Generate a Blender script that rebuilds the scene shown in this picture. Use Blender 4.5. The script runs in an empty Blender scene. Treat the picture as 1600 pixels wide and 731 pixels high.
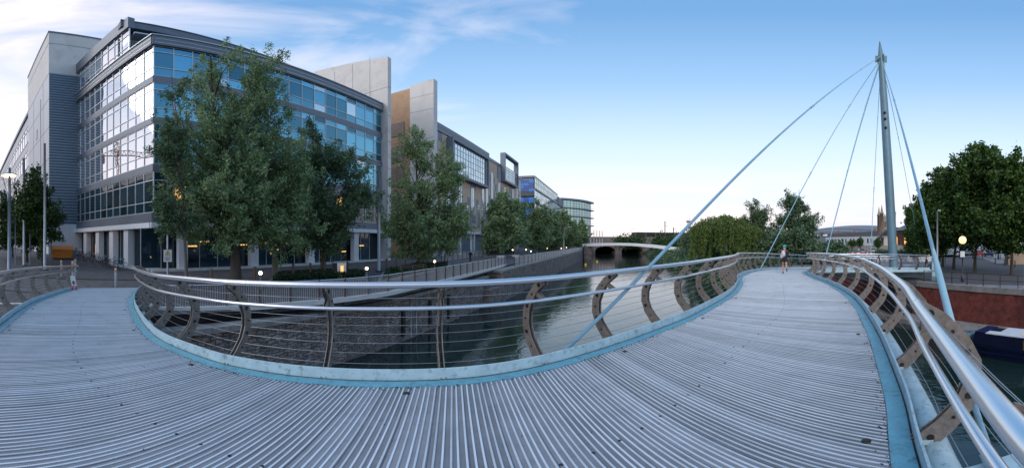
import bpy, bmesh, math, random
import numpy as np
from mathutils import Vector, Matrix
R=math.radians; PI=math.pi
sc=bpy.context.scene; COL=sc.collection
sc.render.engine='CYCLES'
# ---------------------------------------------------------------- camera
F=540.0; EYE=1.74; HOR=378.0
cd=bpy.data.cameras.new('camera'); cam=bpy.data.objects.new('camera',cd); COL.objects.link(cam)
cam.location=(0,0,EYE); cam.rotation_euler=(PI/2,0,0); sc.camera=cam
cd.type='PANO'; cd.clip_start=0.05; cd.clip_end=6000
cd.panorama_type='EQUIRECTANGULAR'
cd.longitude_min=-800/F; cd.longitude_max=800/F
cd.latitude_min=-(731-HOR)/F; cd.latitude_max=HOR/F
# ---------------------------------------------------------------- world, sun, exposure
SUN_EL=R(28); SUN_AZ=R(215)      # azimuth clockwise from +Y : behind the camera, a little to the left
w=bpy.data.worlds.new('World'); sc.world=w; w.use_nodes=True
nt=w.node_tree; N=nt.nodes; L=nt.links; N.clear()
def nd(t,**k):
    n=N.new(t)
    for a,b in k.items(): setattr(n,a,b)
    return n
out=nd('ShaderNodeOutputWorld'); bg=nd('ShaderNodeBackground'); bg.inputs[1].default_value=1.08
L.new(bg.outputs[0],out.inputs[0])
sky=nd('ShaderNodeTexSky'); sky.sky_type='NISHITA'; sky.sun_disc=False; sky.sun_elevation=R(6); sky.sun_rotation=SUN_AZ
skm=nd('ShaderNodeVectorMath',operation='SCALE'); L.new(sky.outputs[0],skm.inputs[0]); skm.inputs['Scale'].default_value=0.07
tc=nd('ShaderNodeTexCoord'); sep=nd('ShaderNodeSeparateXYZ'); L.new(tc.outputs['Generated'],sep.inputs[0])
cr=nd('ShaderNodeValToRGB'); L.new(sep.outputs['Z'],cr.inputs[0])
els=[(0.0,(.90,.77,.75)),(.05,(.90,.83,.84)),(.13,(.82,.87,.96)),(.28,(.60,.77,.96)),(.45,(.32,.54,.84)),(.62,(.17,.37,.68)),(1,(.13,.30,.56))]
e=cr.color_ramp.elements
while len(e)<len(els): e.new(.5)
for i,(p,c) in enumerate(els): e[i].position=p; e[i].color=(*c,1)
mx=nd('ShaderNodeMixRGB'); mx.inputs[0].default_value=.15; L.new(cr.outputs[0],mx.inputs[1]); L.new(skm.outputs[0],mx.inputs[2])
# long low pink and grey cloud bands above the horizon
mpb=nd('ShaderNodeMapping'); mpb.inputs['Scale'].default_value=(1.1,1.1,15); mpb.inputs['Rotation'].default_value=(R(1.5),R(-1.2),0); L.new(tc.outputs['Generated'],mpb.inputs[0])
nb=nd('ShaderNodeTexNoise'); nb.inputs['Scale'].default_value=1.6; nb.inputs['Detail'].default_value=5; nb.inputs['Distortion'].default_value=.4; L.new(mpb.outputs[0],nb.inputs['Vector'])
rb=nd('ShaderNodeValToRGB'); L.new(nb.outputs[0],rb.inputs[0]); rb.color_ramp.elements[0].position=.40; rb.color_ramp.elements[0].color=(.56,.64,.80,1); rb.color_ramp.elements[1].position=.66; rb.color_ramp.elements[1].color=(1.0,.84,.80,1)
fb_=nd('ShaderNodeMapRange'); fb_.inputs[1].default_value=.0; fb_.inputs[2].default_value=.24; fb_.inputs[3].default_value=.55; fb_.inputs[4].default_value=0; L.new(sep.outputs['Z'],fb_.inputs[0])
mb_=nd('ShaderNodeMixRGB'); L.new(fb_.outputs[0],mb_.inputs[0]); L.new(mx.outputs[0],mb_.inputs[1]); L.new(rb.outputs[0],mb_.inputs[2]); mx=mb_
# thin clouds, thicker towards the west (left, and behind the camera)
mp=nd('ShaderNodeMapping'); mp.inputs['Scale'].default_value=(1.0,1.0,4.2); mp.inputs['Rotation'].default_value=(R(10),R(14),R(20)); L.new(tc.outputs['Generated'],mp.inputs[0])
n1=nd('ShaderNodeTexNoise'); n1.inputs['Scale'].default_value=1.7; n1.inputs['Detail'].default_value=7; n1.inputs['Roughness'].default_value=.55; n1.inputs['Distortion'].default_value=.6; L.new(mp.outputs[0],n1.inputs['Vector'])
am=nd('ShaderNodeMath',operation='MULTIPLY_ADD'); L.new(sep.outputs['X'],am.inputs[0]); am.inputs[1].default_value=-.32; am.inputs[2].default_value=-.0
ay=nd('ShaderNodeMath',operation='MULTIPLY_ADD'); L.new(sep.outputs['Y'],ay.inputs[0]); ay.inputs[1].default_value=-.10; L.new(am.outputs[0],ay.inputs[2])
ad=nd('ShaderNodeMath',operation='ADD'); L.new(n1.outputs[0],ad.inputs[0]); L.new(ay.outputs[0],ad.inputs[1])
c2=nd('ShaderNodeValToRGB'); L.new(ad.outputs[0],c2.inputs[0])
c2.color_ramp.elements[0].position=.46; c2.color_ramp.elements[0].color=(0,0,0,1); c2.color_ramp.elements[1].position=.86; c2.color_ramp.elements[1].color=(.9,.9,.9,1)
m2=nd('ShaderNodeMixRGB'); L.new(c2.outputs[0],m2.inputs[0]); L.new(mx.outputs[0],m2.inputs[1]); m2.inputs[2].default_value=(.86,.80,.86,1)
L.new(m2.outputs[0],bg.inputs[0])
sd=bpy.data.lights.new('sun','SUN'); sd.energy=1.2; sd.angle=R(35); sd.color=(1,.93,.86)
so=bpy.data.objects.new('sun',sd); COL.objects.link(so)
dv=Vector((math.sin(SUN_AZ)*math.cos(SUN_EL),math.cos(SUN_AZ)*math.cos(SUN_EL),math.sin(SUN_EL)))
so.rotation_euler=dv.to_track_quat('Z','Y').to_euler(); so.location=(0,-20,60)
vs=sc.view_settings; vs.view_transform='Standard'; vs.look='None'; vs.exposure=0.34; vs.gamma=1; vs.use_curve_mapping=False
sc.cycles.max_bounces=6; sc.cycles.diffuse_bounces=2; sc.cycles.glossy_bounces=4; sc.cycles.transmission_bounces=4; sc.cycles.transparent_max_bounces=8
sc.cycles.caustics_reflective=False; sc.cycles.caustics_refractive=False
# ---------------------------------------------------------------- helpers: places
def az(px): return (px-800)/F
def el(y): return math.tan((HOR-y)/F)
def P(px,d,z=0.0): a=az(px); return Vector((math.sin(a)*d,math.cos(a)*d,z))
TH=.295; EU=Vector((math.sin(TH),math.cos(TH),0)); EV=Vector((-math.cos(TH),math.sin(TH),0))
def UV(u,v,z=0.0): p=EU*u+EV*v; return Vector((p.x,p.y,z))
def uv_of(p): return p.x*EU.x+p.y*EU.y, p.x*EV.x+p.y*EV.y
def sstep(t): t=max(0,min(1,t)); return t*t*(3-2*t)
def ground_left(x,y):
    u=x*EU.x+y*EU.y; v=x*EV.x+y*EV.y
    z=-1.3+.5*sstep((v-13.5)/9)
    z+=1.15*sstep((-x-27)/20)*sstep((25-u)/12)
    return z
QR=-1.8; WATER=-5.0; VL=13.1; VR=-23.0
def GL(px,y):
    z=-1.0; d=30
    for _ in range(30):
        d=(EYE-z)/max(1e-3,-el(y)); p=P(px,d); z=.5*z+.5*ground_left(p.x,p.y)
    return P(px,d,z)
def GR(px,y): d=(EYE-QR)/-el(y); return P(px,d,QR)
# ---------------------------------------------------------------- helpers: meshes
ORG={}
class MB:
    def __init__(s): s.v=[]; s.f=[]; s.m=[]; s.sm=[]
    def add(s,vs,fs,m=0,smooth=False):
        b=len(s.v); s.v+= [tuple(x) for x in vs]
        for f in fs: s.f.append(tuple(b+i for i in f)); s.m.append(m); s.sm.append(smooth)
    def box(s,c,size,rz=0,m=0,fr=None):
        cx,cy,cz=c; a,b,h=size[0]/2,size[1]/2,size[2]/2; co,si=math.cos(rz),math.sin(rz)
        vs=[]
        for dz in(-h,h):
            for dx,dy in((-a,-b),(a,-b),(a,b),(-a,b)):
                x,y=cx+dx*co-dy*si,cy+dx*si+dy*co
                p=Vector((x,y,cz+dz)); vs.append(fr(x,y,cz+dz) if fr else p)
        s.add(vs,[(3,2,1,0),(4,5,6,7),(0,1,5,4),(1,2,6,5),(2,3,7,6),(3,0,4,7)],m)
    def b2(s,lo,hi,m=0,fr=None):
        s.box([(lo[i]+hi[i])/2 for i in range(3)],[hi[i]-lo[i] for i in range(3)],0,m,fr)
    def bar(s,p,q,w,h,m=0):
        p=Vector(p);q=Vector(q);d=(q-p).normalized(); up=Vector((0,0,1)) if abs(d.z)<.99 else Vector((1,0,0))
        x=d.cross(up).normalized(); y=x.cross(d).normalized(); vs=[]
        for c in(p,q):
            for a,b in((-1,-1),(1,-1),(1,1),(-1,1)): vs.append(c+x*a*w/2+y*b*h/2)
        s.add(vs,[(0,1,2,3),(7,6,5,4),(0,4,5,1),(1,5,6,2),(2,6,7,3),(3,7,4,0)],m)
    def tube(s,pts,r,n=8,m=0,cap=True):
        pts=[Vector(p) for p in pts]; k=len(pts); rs=r if hasattr(r,'__len__') else [r]*k
        vs=[];x=None
        for i,p in enumerate(pts):
            d=(pts[min(i+1,k-1)]-pts[max(i-1,0)]).normalized()
            if x is None:
                up=Vector((0,0,1)) if abs(d.z)<.95 else Vector((1,0,0)); x=d.cross(up).normalized()
            else:
                x=(x-d*x.dot(d)).normalized()
            y=d.cross(x)
            for j in range(n):
                a=2*PI*j/n; vs.append(p+(x*math.cos(a)+y*math.sin(a))*rs[i])
        fs=[(i*n+j,i*n+(j+1)%n,(i+1)*n+(j+1)%n,(i+1)*n+j) for i in range(k-1) for j in range(n)]
        s.add(vs,fs,m,True)
        if cap: b=len(s.v)-len(vs); s.f.append(tuple(b+j for j in range(n))); s.f.append(tuple(b+(k-1)*n+j for j in range(n))[::-1]); s.m+=[m,m]; s.sm+=[False,False]
    def lathe(s,c,prof,n=16,m=0):
        c=Vector(c); vs=[];k=len(prof)
        for r,z in prof:
            for j in range(n): a=2*PI*j/n; vs.append(c+Vector((r*math.cos(a),r*math.sin(a),z)))
        s.add(vs,[(i*n+j,i*n+(j+1)%n,(i+1)*n+(j+1)%n,(i+1)*n+j) for i in range(k-1) for j in range(n)],m,True)
    def sphere(s,c,r,m=0,n=12,sc=(1,1,1)):
        k=n//2; prof=[(math.sin(PI*i/k),-math.cos(PI*i/k)) for i in range(k+1)]
        vs=[];c=Vector(c)
        for a,z in prof:
            for j in range(n): t=2*PI*j/n; vs.append(c+Vector((a*math.cos(t)*r*sc[0],a*math.sin(t)*r*sc[1],z*r*sc[2])))
        s.add(vs,[(i*n+j,i*n+(j+1)%n,(i+1)*n+(j+1)%n,(i+1)*n+j) for i in range(k) for j in range(n)],m,True)
    def prism(s,poly,z0,z1,m=0):
        n=len(poly); vs=[(p[0],p[1],z0) for p in poly]+[(p[0],p[1],z1) for p in poly]
        s.add(vs,[tuple(range(n))[::-1],tuple(range(n,2*n))]+[(i,(i+1)%n,n+(i+1)%n,n+i) for i in range(n)],m)
    def quad(s,a,b,c,d,m=0): s.add([a,b,c,d],[(0,1,2,3)],m)
    def build(s,name,mats,parent=None,loc=None):
        o_=ORG.get(parent.name) if parent else (Vector(loc) if loc is not None else Vector((0,0,0)))
        me=bpy.data.meshes.new(name)
        v=np.array(s.v,dtype=np.float32)-np.array(o_,dtype=np.float32) if s.v else np.zeros((0,3))
        me.from_pydata(v.tolist(),[],s.f)
        mats=mats if isinstance(mats,(list,tuple)) else [mats]
        for m in mats: me.materials.append(m)
        me.polygons.foreach_set('material_index',s.m); me.polygons.foreach_set('use_smooth',s.sm); me.update()
        o=bpy.data.objects.new(name,me); COL.objects.link(o)
        if parent: o.parent=parent
        else: o.location=o_
        ORG[o.name]=o_.copy(); return o
def tag(o,label=None,cat=None,group=None,kind=None):
    if label:o['label']=label
    if cat:o['category']=cat
    if group:o['group']=group
    if kind:o['kind']=kind
    return o
def thing(name,loc,label,cat,group=None,rz=0):
    o=bpy.data.objects.new(name,None); COL.objects.link(o); o.location=loc; o.rotation_euler=(0,0,rz); o.empty_display_size=.3
    ORG[o.name]=Vector(loc); return tag(o,label,cat,group)
def proto(name,label,cat,group=None): return thing(name,(0,0,0),label,cat,group)
def place(o,loc,rz=0,s=1): o.location=loc; o.rotation_euler=(0,0,rz); o.scale=(s,s,s); return o
def dup(root,loc,rz=0,s=1,label=None):
    def cp(o,par):
        c=o.copy(); COL.objects.link(c)
        if par: c.parent=par
        for ch in o.children: cp(ch,c)
        return c
    r=cp(root,None); place(r,loc,rz,s)
    if label:r['label']=label
    return r
# ---------------------------------------------------------------- materials
def mat(name,col,rough=.6,metal=0,bump=0,bscale=8,var=0,vscale=3,emit=0,spec=None,dirt=None,dscale=1.5,coord='Object'):
    m=bpy.data.materials.new(name); m.use_nodes=True; t=m.node_tree; b=t.nodes['Principled BSDF']
    b.inputs['Base Color'].default_value=(*col,1); b.inputs['Roughness'].default_value=rough; b.inputs['Metallic'].default_value=metal
    if spec is not None: b.inputs['Specular IOR Level'].default_value=spec
    if emit: b.inputs['Emission Color'].default_value=(*col,1); b.inputs['Emission Strength'].default_value=emit
    if var or bump or dirt:
        g=t.nodes.new('ShaderNodeNewGeometry')
    if var or dirt:
        n=t.nodes.new('ShaderNodeTexNoise'); n.inputs['Scale'].default_value=vscale; n.inputs['Detail'].default_value=6; n.inputs['Roughness'].default_value=.65
        t.links.new(g.outputs['Position'],n.inputs['Vector'])
        r=t.nodes.new('ShaderNodeMapRange'); r.inputs[1].default_value=.3; r.inputs[2].default_value=.7; r.inputs[3].default_value=1-var; r.inputs[4].default_value=1+var
        t.links.new(n.outputs[0],r.inputs[0])
        mm=t.nodes.new('ShaderNodeVectorMath'); mm.operation='SCALE'; mm.inputs[0].default_value=col; t.links.new(r.outputs[0],mm.inputs['Scale'])
        last=mm.outputs[0]
        if dirt:
            n2=t.nodes.new('ShaderNodeTexNoise'); n2.inputs['Scale'].default_value=dscale; n2.inputs['Detail'].default_value=9; n2.inputs['Roughness'].default_value=.75
            t.links.new(g.outputs['Position'],n2.inputs['Vector'])
            r2=t.nodes.new('ShaderNodeMapRange'); r2.inputs[1].default_value=.52; r2.inputs[2].default_value=.72; t.links.new(n2.outputs[0],r2.inputs[0])
            mi=t.nodes.new('ShaderNodeMixRGB'); t.links.new(r2.outputs[0],mi.inputs[0]); t.links.new(last,mi.inputs[1]); mi.inputs[2].default_value=(*dirt,1); last=mi.outputs[0]
        t.links.new(last,b.inputs['Base Color'])
        r3=t.nodes.new('ShaderNodeMapRange'); r3.inputs[3].default_value=max(.03,rough-.12*(1 if rough>.2 else .2)); r3.inputs[4].default_value=min(1,rough+.12*(1 if rough>.2 else .2)); t.links.new(n.outputs[0],r3.inputs[0]); t.links.new(r3.outputs[0],b.inputs['Roughness'])
    if bump:
        nb=t.nodes.new('ShaderNodeTexNoise'); nb.inputs['Scale'].default_value=bscale; nb.inputs['Detail'].default_value=5
        t.links.new(g.outputs['Position'],nb.inputs['Vector'])
        bp=t.nodes.new('ShaderNodeBump'); bp.inputs['Strength'].default_value=bump; bp.inputs['Distance'].default_value=.05
        t.links.new(nb.outputs[0],bp.inputs['Height']); t.links.new(bp.outputs[0],b.inputs['Normal'])
    return m
def brickmat(name,c1,c2,mortar,bw,bh,ms,ax='uz',rough=.85,bump=.5,dirt=None,ldirt=None,offset=.5,warp=0):
    """masonry laid out along the river direction (u) and height, or on the ground (u,v)"""
    m=bpy.data.materials.new(name); m.use_nodes=True; t=m.node_tree; b=t.nodes['Principled BSDF']; b.inputs['Roughness'].default_value=rough
    g=t.nodes.new('ShaderNodeNewGeometry')
    def dot(vec):
        d=t.nodes.new('ShaderNodeVectorMath'); d.operation='DOT_PRODUCT'; t.links.new(g.outputs['Position'],d.inputs[0]); d.inputs[1].default_value=vec; return d.outputs['Value']
    cb=t.nodes.new('ShaderNodeCombineXYZ')
    a={'u':tuple(EU),'v':tuple(EV),'x':(1,0,0),'y':(0,1,0),'z':(0,0,1)}
    t.links.new(dot(a[ax[0]]),cb.inputs[0]); t.links.new(dot(a[ax[1]]),cb.inputs[1])
    nz=t.nodes.new('ShaderNodeTexNoise'); nz.inputs['Scale'].default_value=2.5; nz.inputs['Detail'].default_value=4; t.links.new(g.outputs['Position'],nz.inputs['Vector'])
    br=t.nodes.new('ShaderNodeTexBrick'); br.inputs['Scale'].default_value=1; br.inputs['Brick Width'].default_value=bw; br.inputs['Row Height'].default_value=bh; br.inputs['Mortar Size'].default_value=ms; br.inputs['Mortar Smooth'].default_value=.3
    br.inputs['Color1'].default_value=(*c1,1); br.inputs['Color2'].default_value=(*c2,1); br.inputs['Mortar'].default_value=(*mortar,1); br.offset=offset; br.inputs['Bias'].default_value=0
    if warp:
        nw=t.nodes.new('ShaderNodeTexNoise'); nw.inputs['Scale'].default_value=1.6; nw.inputs['Detail'].default_value=3; t.links.new(g.outputs['Position'],nw.inputs['Vector'])
        sc_=t.nodes.new('ShaderNodeVectorMath'); sc_.operation='SCALE'; t.links.new(nw.outputs['Color'],sc_.inputs[0]); sc_.inputs['Scale'].default_value=warp
        aw=t.nodes.new('ShaderNodeVectorMath'); t.links.new(cb.outputs[0],aw.inputs[0]); t.links.new(sc_.outputs[0],aw.inputs[1]); t.links.new(aw.outputs[0],br.inputs['Vector'])
    else: t.links.new(cb.outputs[0],br.inputs['Vector'])
    rr=t.nodes.new('ShaderNodeMapRange'); rr.inputs[1].default_value=.3; rr.inputs[2].default_value=.7; rr.inputs[3].default_value=.6; rr.inputs[4].default_value=1.35; t.links.new(nz.outputs[0],rr.inputs[0])
    mm=t.nodes.new('ShaderNodeVectorMath'); mm.operation='SCALE'; t.links.new(br.outputs[0],mm.inputs[0]); t.links.new(rr.outputs[0],mm.inputs['Scale'])
    last=mm.outputs[0]
    for dd,scale,lo,hi in ((dirt,.5,.5,.72),(ldirt,2.3,.575,.64)):
        if dd:
            n2=t.nodes.new('ShaderNodeTexNoise'); n2.inputs['Scale'].default_value=scale; n2.inputs['Detail'].default_value=10; n2.inputs['Roughness'].default_value=.75; t.links.new(g.outputs['Position'],n2.inputs['Vector'])
            r2=t.nodes.new('ShaderNodeMapRange'); r2.inputs[1].default_value=lo; r2.inputs[2].default_value=hi; t.links.new(n2.outputs[0],r2.inputs[0])
            mi=t.nodes.new('ShaderNodeMixRGB'); t.links.new(r2.outputs[0],mi.inputs[0]); t.links.new(last,mi.inputs[1]); mi.inputs[2].default_value=(*dd,1); last=mi.outputs[0]
    t.links.new(last,b.inputs['Base Color'])
    bp=t.nodes.new('ShaderNodeBump'); bp.inputs['Strength'].default_value=bump; bp.inputs['Distance'].default_value=.03
    ma=t.nodes.new('ShaderNodeMath'); ma.operation='MULTIPLY_ADD'; t.links.new(br.outputs['Fac'],ma.inputs[0]); ma.inputs[1].default_value=-.6; t.links.new(nz.outputs[0],ma.inputs[2])
    t.links.new(ma.outputs[0],bp.inputs['Height']); t.links.new(bp.outputs[0],b.inputs['Normal'])
    return m
def glassmat(name,base,metal=.75,rough=.03,wave=.02,wscale=.8,var=.25):
    m=bpy.data.materials.new(name); m.use_nodes=True; t=m.node_tree; b=t.nodes['Principled BSDF']
    b.inputs['Metallic'].default_value=metal; b.inputs['Roughness'].default_value=rough; b.inputs['Specular IOR Level'].default_value=.8
    g=t.nodes.new('ShaderNodeNewGeometry'); r=t.nodes.new('ShaderNodeMapRange'); r.inputs[3].default_value=1-var; r.inputs[4].default_value=1+var
    t.links.new(g.outputs['Random Per Island'],r.inputs[0])
    mm=t.nodes.new('ShaderNodeVectorMath'); mm.operation='SCALE'; mm.inputs[0].default_value=base; t.links.new(r.outputs[0],mm.inputs['Scale']); t.links.new(mm.outputs[0],b.inputs['Base Color'])
    n=t.nodes.new('ShaderNodeTexNoise'); n.inputs['Scale'].default_value=wscale; n.inputs['Detail'].default_value=1; t.links.new(g.outputs['Position'],n.inputs['Vector'])
    bp=t.nodes.new('ShaderNodeBump'); bp.inputs['Strength'].default_value=wave; bp.inputs['Distance'].default_value=1; t.links.new(n.outputs[0],bp.inputs['Height']); t.links.new(bp.outputs[0],b.inputs['Normal'])
    return m
def leafmat(name,c1,c2,trans=.15):
    m=bpy.data.materials.new(name); m.use_nodes=True; t=m.node_tree; b=t.nodes['Principled BSDF']; b.inputs['Roughness'].default_value=.5; b.inputs['Specular IOR Level'].default_value=.35
    g=t.nodes.new('ShaderNodeNewGeometry')
    mi=t.nodes.new('ShaderNodeMixRGB'); t.links.new(g.outputs['Random Per Island'],mi.inputs[0]); mi.inputs[1].default_value=(*c1,1); mi.inputs[2].default_value=(*c2,1)
    t.links.new(mi.outputs[0],b.inputs['Base Color'])
    tr=t.nodes.new('ShaderNodeBsdfTranslucent'); t.links.new(mi.outputs[0],tr.inputs[0]); ms=t.nodes.new('ShaderNodeMixShader'); ms.inputs[0].default_value=trans
    o=t.nodes['Material Output']; t.links.new(b.outputs[0],ms.inputs[1]); t.links.new(tr.outputs[0],ms.inputs[2]); t.links.new(ms.outputs[0],o.inputs[0])
    return m
M={}
def island_var(m,lo,hi):
    t=m.node_tree; b=t.nodes['Principled BSDF']; src=b.inputs['Base Color'].links[0].from_socket
    g=t.nodes.new('ShaderNodeNewGeometry'); r=t.nodes.new('ShaderNodeMapRange'); r.inputs[3].default_value=lo; r.inputs[4].default_value=hi; t.links.new(g.outputs['Random Per Island'],r.inputs[0])
    mm=t.nodes.new('ShaderNodeVectorMath'); mm.operation='SCALE'; t.links.new(src,mm.inputs[0]); t.links.new(r.outputs[0],mm.inputs['Scale']); t.links.new(mm.outputs[0],b.inputs['Base Color'])
M['deck']=mat('deck_board',(.135,.14,.16),.5,0,.15,60,.22,1.3,dirt=(.09,.09,.10),dscale=6)
M['rib']=mat('deck_rib',(.60,.68,.76),.40,.05,0,8,.18,1.6,dirt=(.50,.52,.57),dscale=1.6)
M['plank']=mat('grip_plank',(.215,.23,.255),.48,0,.15,60,.25,1.3,dirt=(.17,.17,.185),dscale=6)
M['blue']=mat('kerb_blue_paint',(.13,.37,.48),.42,0,.1,30,.16,4,dirt=(.05,.09,.10),dscale=11)
M['paleblue']=mat('pale_blue_paint',(.40,.56,.63),.4,0,.08,30,.14,3,dirt=(.12,.16,.17),dscale=9)
M['steel']=mat('brushed_steel',(.74,.75,.78),.30,1)
M['post']=mat('galvanised_plate',(.21,.19,.175),.5,.25,.08,40,.25,14,dirt=(.12,.10,.09),dscale=18)
M['wire']=mat('steel_wire',(.45,.46,.48),.35,.9)
M['mast']=mat('mast_paint',(.12,.23,.30),.42,0,0,8,.10,.6,dirt=(.10,.17,.20),dscale=3)
M['stay']=mat('stay_paint',(.27,.47,.58),.42,0,0,8,.12,1.5)
M['dark']=mat('dark_metal',(.02,.022,.025),.5,.3)
M['bolt']=mat('dark_bolt',(.04,.035,.03),.4,.6)
M['stone']=brickmat('quay_stone',(.36,.27,.24),(.21,.19,.18),(.10,.09,.085),0.42,.17,.03,'uz',.9,1.0,dirt=(.05,.05,.045),ldirt=(.40,.40,.42),warp=.5)
M['coping']=mat('quay_coping_stone',(.25,.245,.235),.85,0,.4,12,.25,1.8,dirt=(.09,.10,.07),dscale=2)
M['concrete']=mat('pale_concrete',(.64,.63,.61),.8,0,.1,6,.07,.35,dirt=(.50,.49,.47),dscale=.5)
M['white']=mat('white_render',(.74,.75,.78),.6,0,0,8,.05,1)
M['redbrick']=brickmat('red_brick',(.24,.035,.024),(.15,.026,.02),(.12,.07,.06),.23,.078,.012,'uz',.85,.3,dirt=(.055,.015,.013))
M['farbrick']=brickmat('station_brick',(.36,.13,.07),(.28,.10,.06),(.3,.2,.14),.6,.2,.02,'xz',.85,.2)
M['pave']=brickmat('quay_paving',(.10,.105,.12),(.075,.08,.09),(.045,.045,.05),.6,.3,.02,'uv',.75,.25,dirt=(.07,.07,.075))
M['setts']=brickmat('landing_setts',(.15,.15,.16),(.11,.11,.12),(.04,.04,.045),.24,.13,.018,'xy',.75,.5)
M['paveR']=brickmat('right_quay_paving',(.27,.27,.285),(.22,.22,.235),(.13,.13,.14),.5,.5,.02,'uv',.8,.2,dirt=(.19,.19,.2))
M['asphalt']=mat('road_asphalt',(.075,.075,.08),.85,0,.2,40,.15,2)
M['grey']=mat('grey_metal_panel',(.14,.165,.205),.45,.35,0,8,.10,.7)
M['greyl']=mat('light_metal_panel',(.34,.37,.41),.42,.3,0,8,.06,.5)
M['mull']=mat('pale_mullion',(.52,.55,.58),.4,.4)
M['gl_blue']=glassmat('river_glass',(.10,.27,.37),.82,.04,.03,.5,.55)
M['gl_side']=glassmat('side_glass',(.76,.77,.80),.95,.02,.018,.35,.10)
M['gl_dark']=glassmat('dark_glass',(.010,.030,.045),.0,.04,.02,.5,.6)
M['gl_pale']=glassmat('pale_glass',(.50,.60,.66),.85,.06,.02,.5,.12)
M['gl_green']=glassmat('green_glass',(.34,.48,.46),.8,.08,.02,.5,.15)
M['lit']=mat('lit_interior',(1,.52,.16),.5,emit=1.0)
M['bulb']=mat('lamp_glow',(1,.72,.38),.5,emit=7)
M['globe']=mat('globe_glow',(1,.76,.30),.5,emit=1.3)
M['tan']=mat('tan_cladding',(.52,.39,.29),.7,0,0,8,.10,.8)
M['timber']=mat('timber_cladding',(.48,.31,.19),.65,0,0,8,.14,1.2)
M['slate']=mat('slate_cladding',(.15,.19,.25),.55,.1,0,8,.14,.8)
M['louvre']=mat('blue_grey_louvre',(.07,.145,.23),.5,.3)
M['blueA']=mat('bright_blue_panel',(.015,.17,.55),.4); M['blueB']=mat('deep_blue_panel',(.01,.07,.26),.4)
M['bark']=mat('bark',(.055,.045,.035),.9,0,.6,18,.3,6)
M['barkp']=mat('pale_bark',(.11,.10,.085),.9,0,.5,18,.3,6)
M['leafW']=leafmat('willow_leaf',(.070,.155,.055),(.34,.45,.24),.3)
M['leafD']=leafmat('dark_leaf',(.036,.085,.040),(.17,.26,.14),.25)
M['leafS']=leafmat('street_tree_leaf',(.012,.030,.010),(.06,.12,.02))
M['leafP']=leafmat('plane_leaf',(.022,.065,.014),(.11,.20,.04),.25)
M['leafV']=leafmat('weeping_leaf',(.07,.12,.03),(.16,.23,.06),.25)
M['leafC']=leafmat('conifer_leaf',(.010,.030,.016),(.03,.065,.032),.05)
M['hedge']=leafmat('hedge_leaf',(.008,.025,.008),(.03,.06,.02),.05)
M['orange']=mat('orange_plastic',(.62,.20,.02),.5,0,0,8,.12,3)
M['brown']=mat('bronze_post',(.10,.07,.055),.5,.3)
M['black']=mat('black_paint',(.012,.013,.015),.45)
M['navy']=mat('navy_paint',(.004,.007,.028),.3,0,0,8,.1,2); M['royal']=mat('royal_blue_paint',(.005,.012,.07),.35)
M['boatwhite']=mat('boat_white_paint',(.62,.64,.66),.5,0,0,8,.08,2)
M['brass']=mat('brass',(.6,.42,.12),.3,.9)
M['red']=mat('red_paint',(.5,.02,.02),.5); M['yellow']=mat('yellow_paint',(.75,.62,.02),.5); M['signwhite']=mat('sign_white',(.75,.77,.8),.45)
M['ink']=mat('sign_ink',(.05,.06,.09),.6)
M['skin']=mat('skin',(.50,.27,.20),.55); M['cloth']=mat('dark_clothing',(.02,.022,.03),.85); M['whitecloth']=mat('white_cloth',(.62,.62,.68),.8)
M['teal']=mat('teal_fabric',(.02,.42,.45),.7); M['denim']=mat('navy_trousers',(.02,.03,.07),.85); M['shoe']=mat('black_shoe',(.015,.015,.02),.6)
M['benchwood']=mat('bench_timber',(.14,.09,.06),.7,0,.2,30,.2,5)
M['slateroof']=mat('slate_roof',(.12,.125,.14),.7,0,0,8,.15,.2); M['glassroof']=mat('dull_glazed_roof',(.17,.18,.20),.5,.2,0,8,.2,.15)
M['gothic']=mat('gothic_stone',(.30,.23,.17),.85,0,0,8,.2,.3)
M['hill']=mat('far_hill',(.05,.085,.10),.9,0,0,8,.2,.01)
M['terracotta']=mat('terracotta',(.35,.12,.06),.8)
island_var(M['plank'],.72,1.25); island_var(M['rib'],.80,1.12)
m=bpy.data.materials.new('river_water'); m.use_nodes=True; t=m.node_tree; b=t.nodes['Principled BSDF']
b.inputs['Base Color'].default_value=(.010,.026,.024,1); b.inputs['Roughness'].default_value=.06; b.inputs['IOR'].default_value=1.45; b.inputs['Specular IOR Level'].default_value=1.0
g=t.nodes.new('ShaderNodeNewGeometry'); mpn=t.nodes.new('ShaderNodeMapping'); mpn.inputs['Rotation'].default_value=(0,0,TH); mpn.inputs['Scale'].default_value=(1,.55,1); t.links.new(g.outputs['Position'],mpn.inputs[0])
hs=[]
for scl,amp in((1.1,1.0),(3.6,.5),(.22,1.2)):
    n=t.nodes.new('ShaderNodeTexNoise'); n.inputs['Scale'].default_value=scl; n.inputs['Detail'].default_value=3; n.inputs['Distortion'].default_value=.5; t.links.new(mpn.outputs[0],n.inputs['Vector'])
    k=t.nodes.new('ShaderNodeMath'); k.operation='MULTIPLY'; k.inputs[1].default_value=amp; t.links.new(n.outputs[0],k.inputs[0]); hs.append(k)
a1=t.nodes.new('ShaderNodeMath'); t.links.new(hs[0].outputs[0],a1.inputs[0]); t.links.new(hs[1].outputs[0],a1.inputs[1])
a2=t.nodes.new('ShaderNodeMath'); t.links.new(a1.outputs[0],a2.inputs[0]); t.links.new(hs[2].outputs[0],a2.inputs[1])
bp=t.nodes.new('ShaderNodeBump'); bp.inputs['Strength'].default_value=.17; bp.inputs['Distance'].default_value=.12; t.links.new(a2.outputs[0],bp.inputs['Height']); t.links.new(bp.outputs[0],b.inputs['Normal'])
M['water']=m
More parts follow.
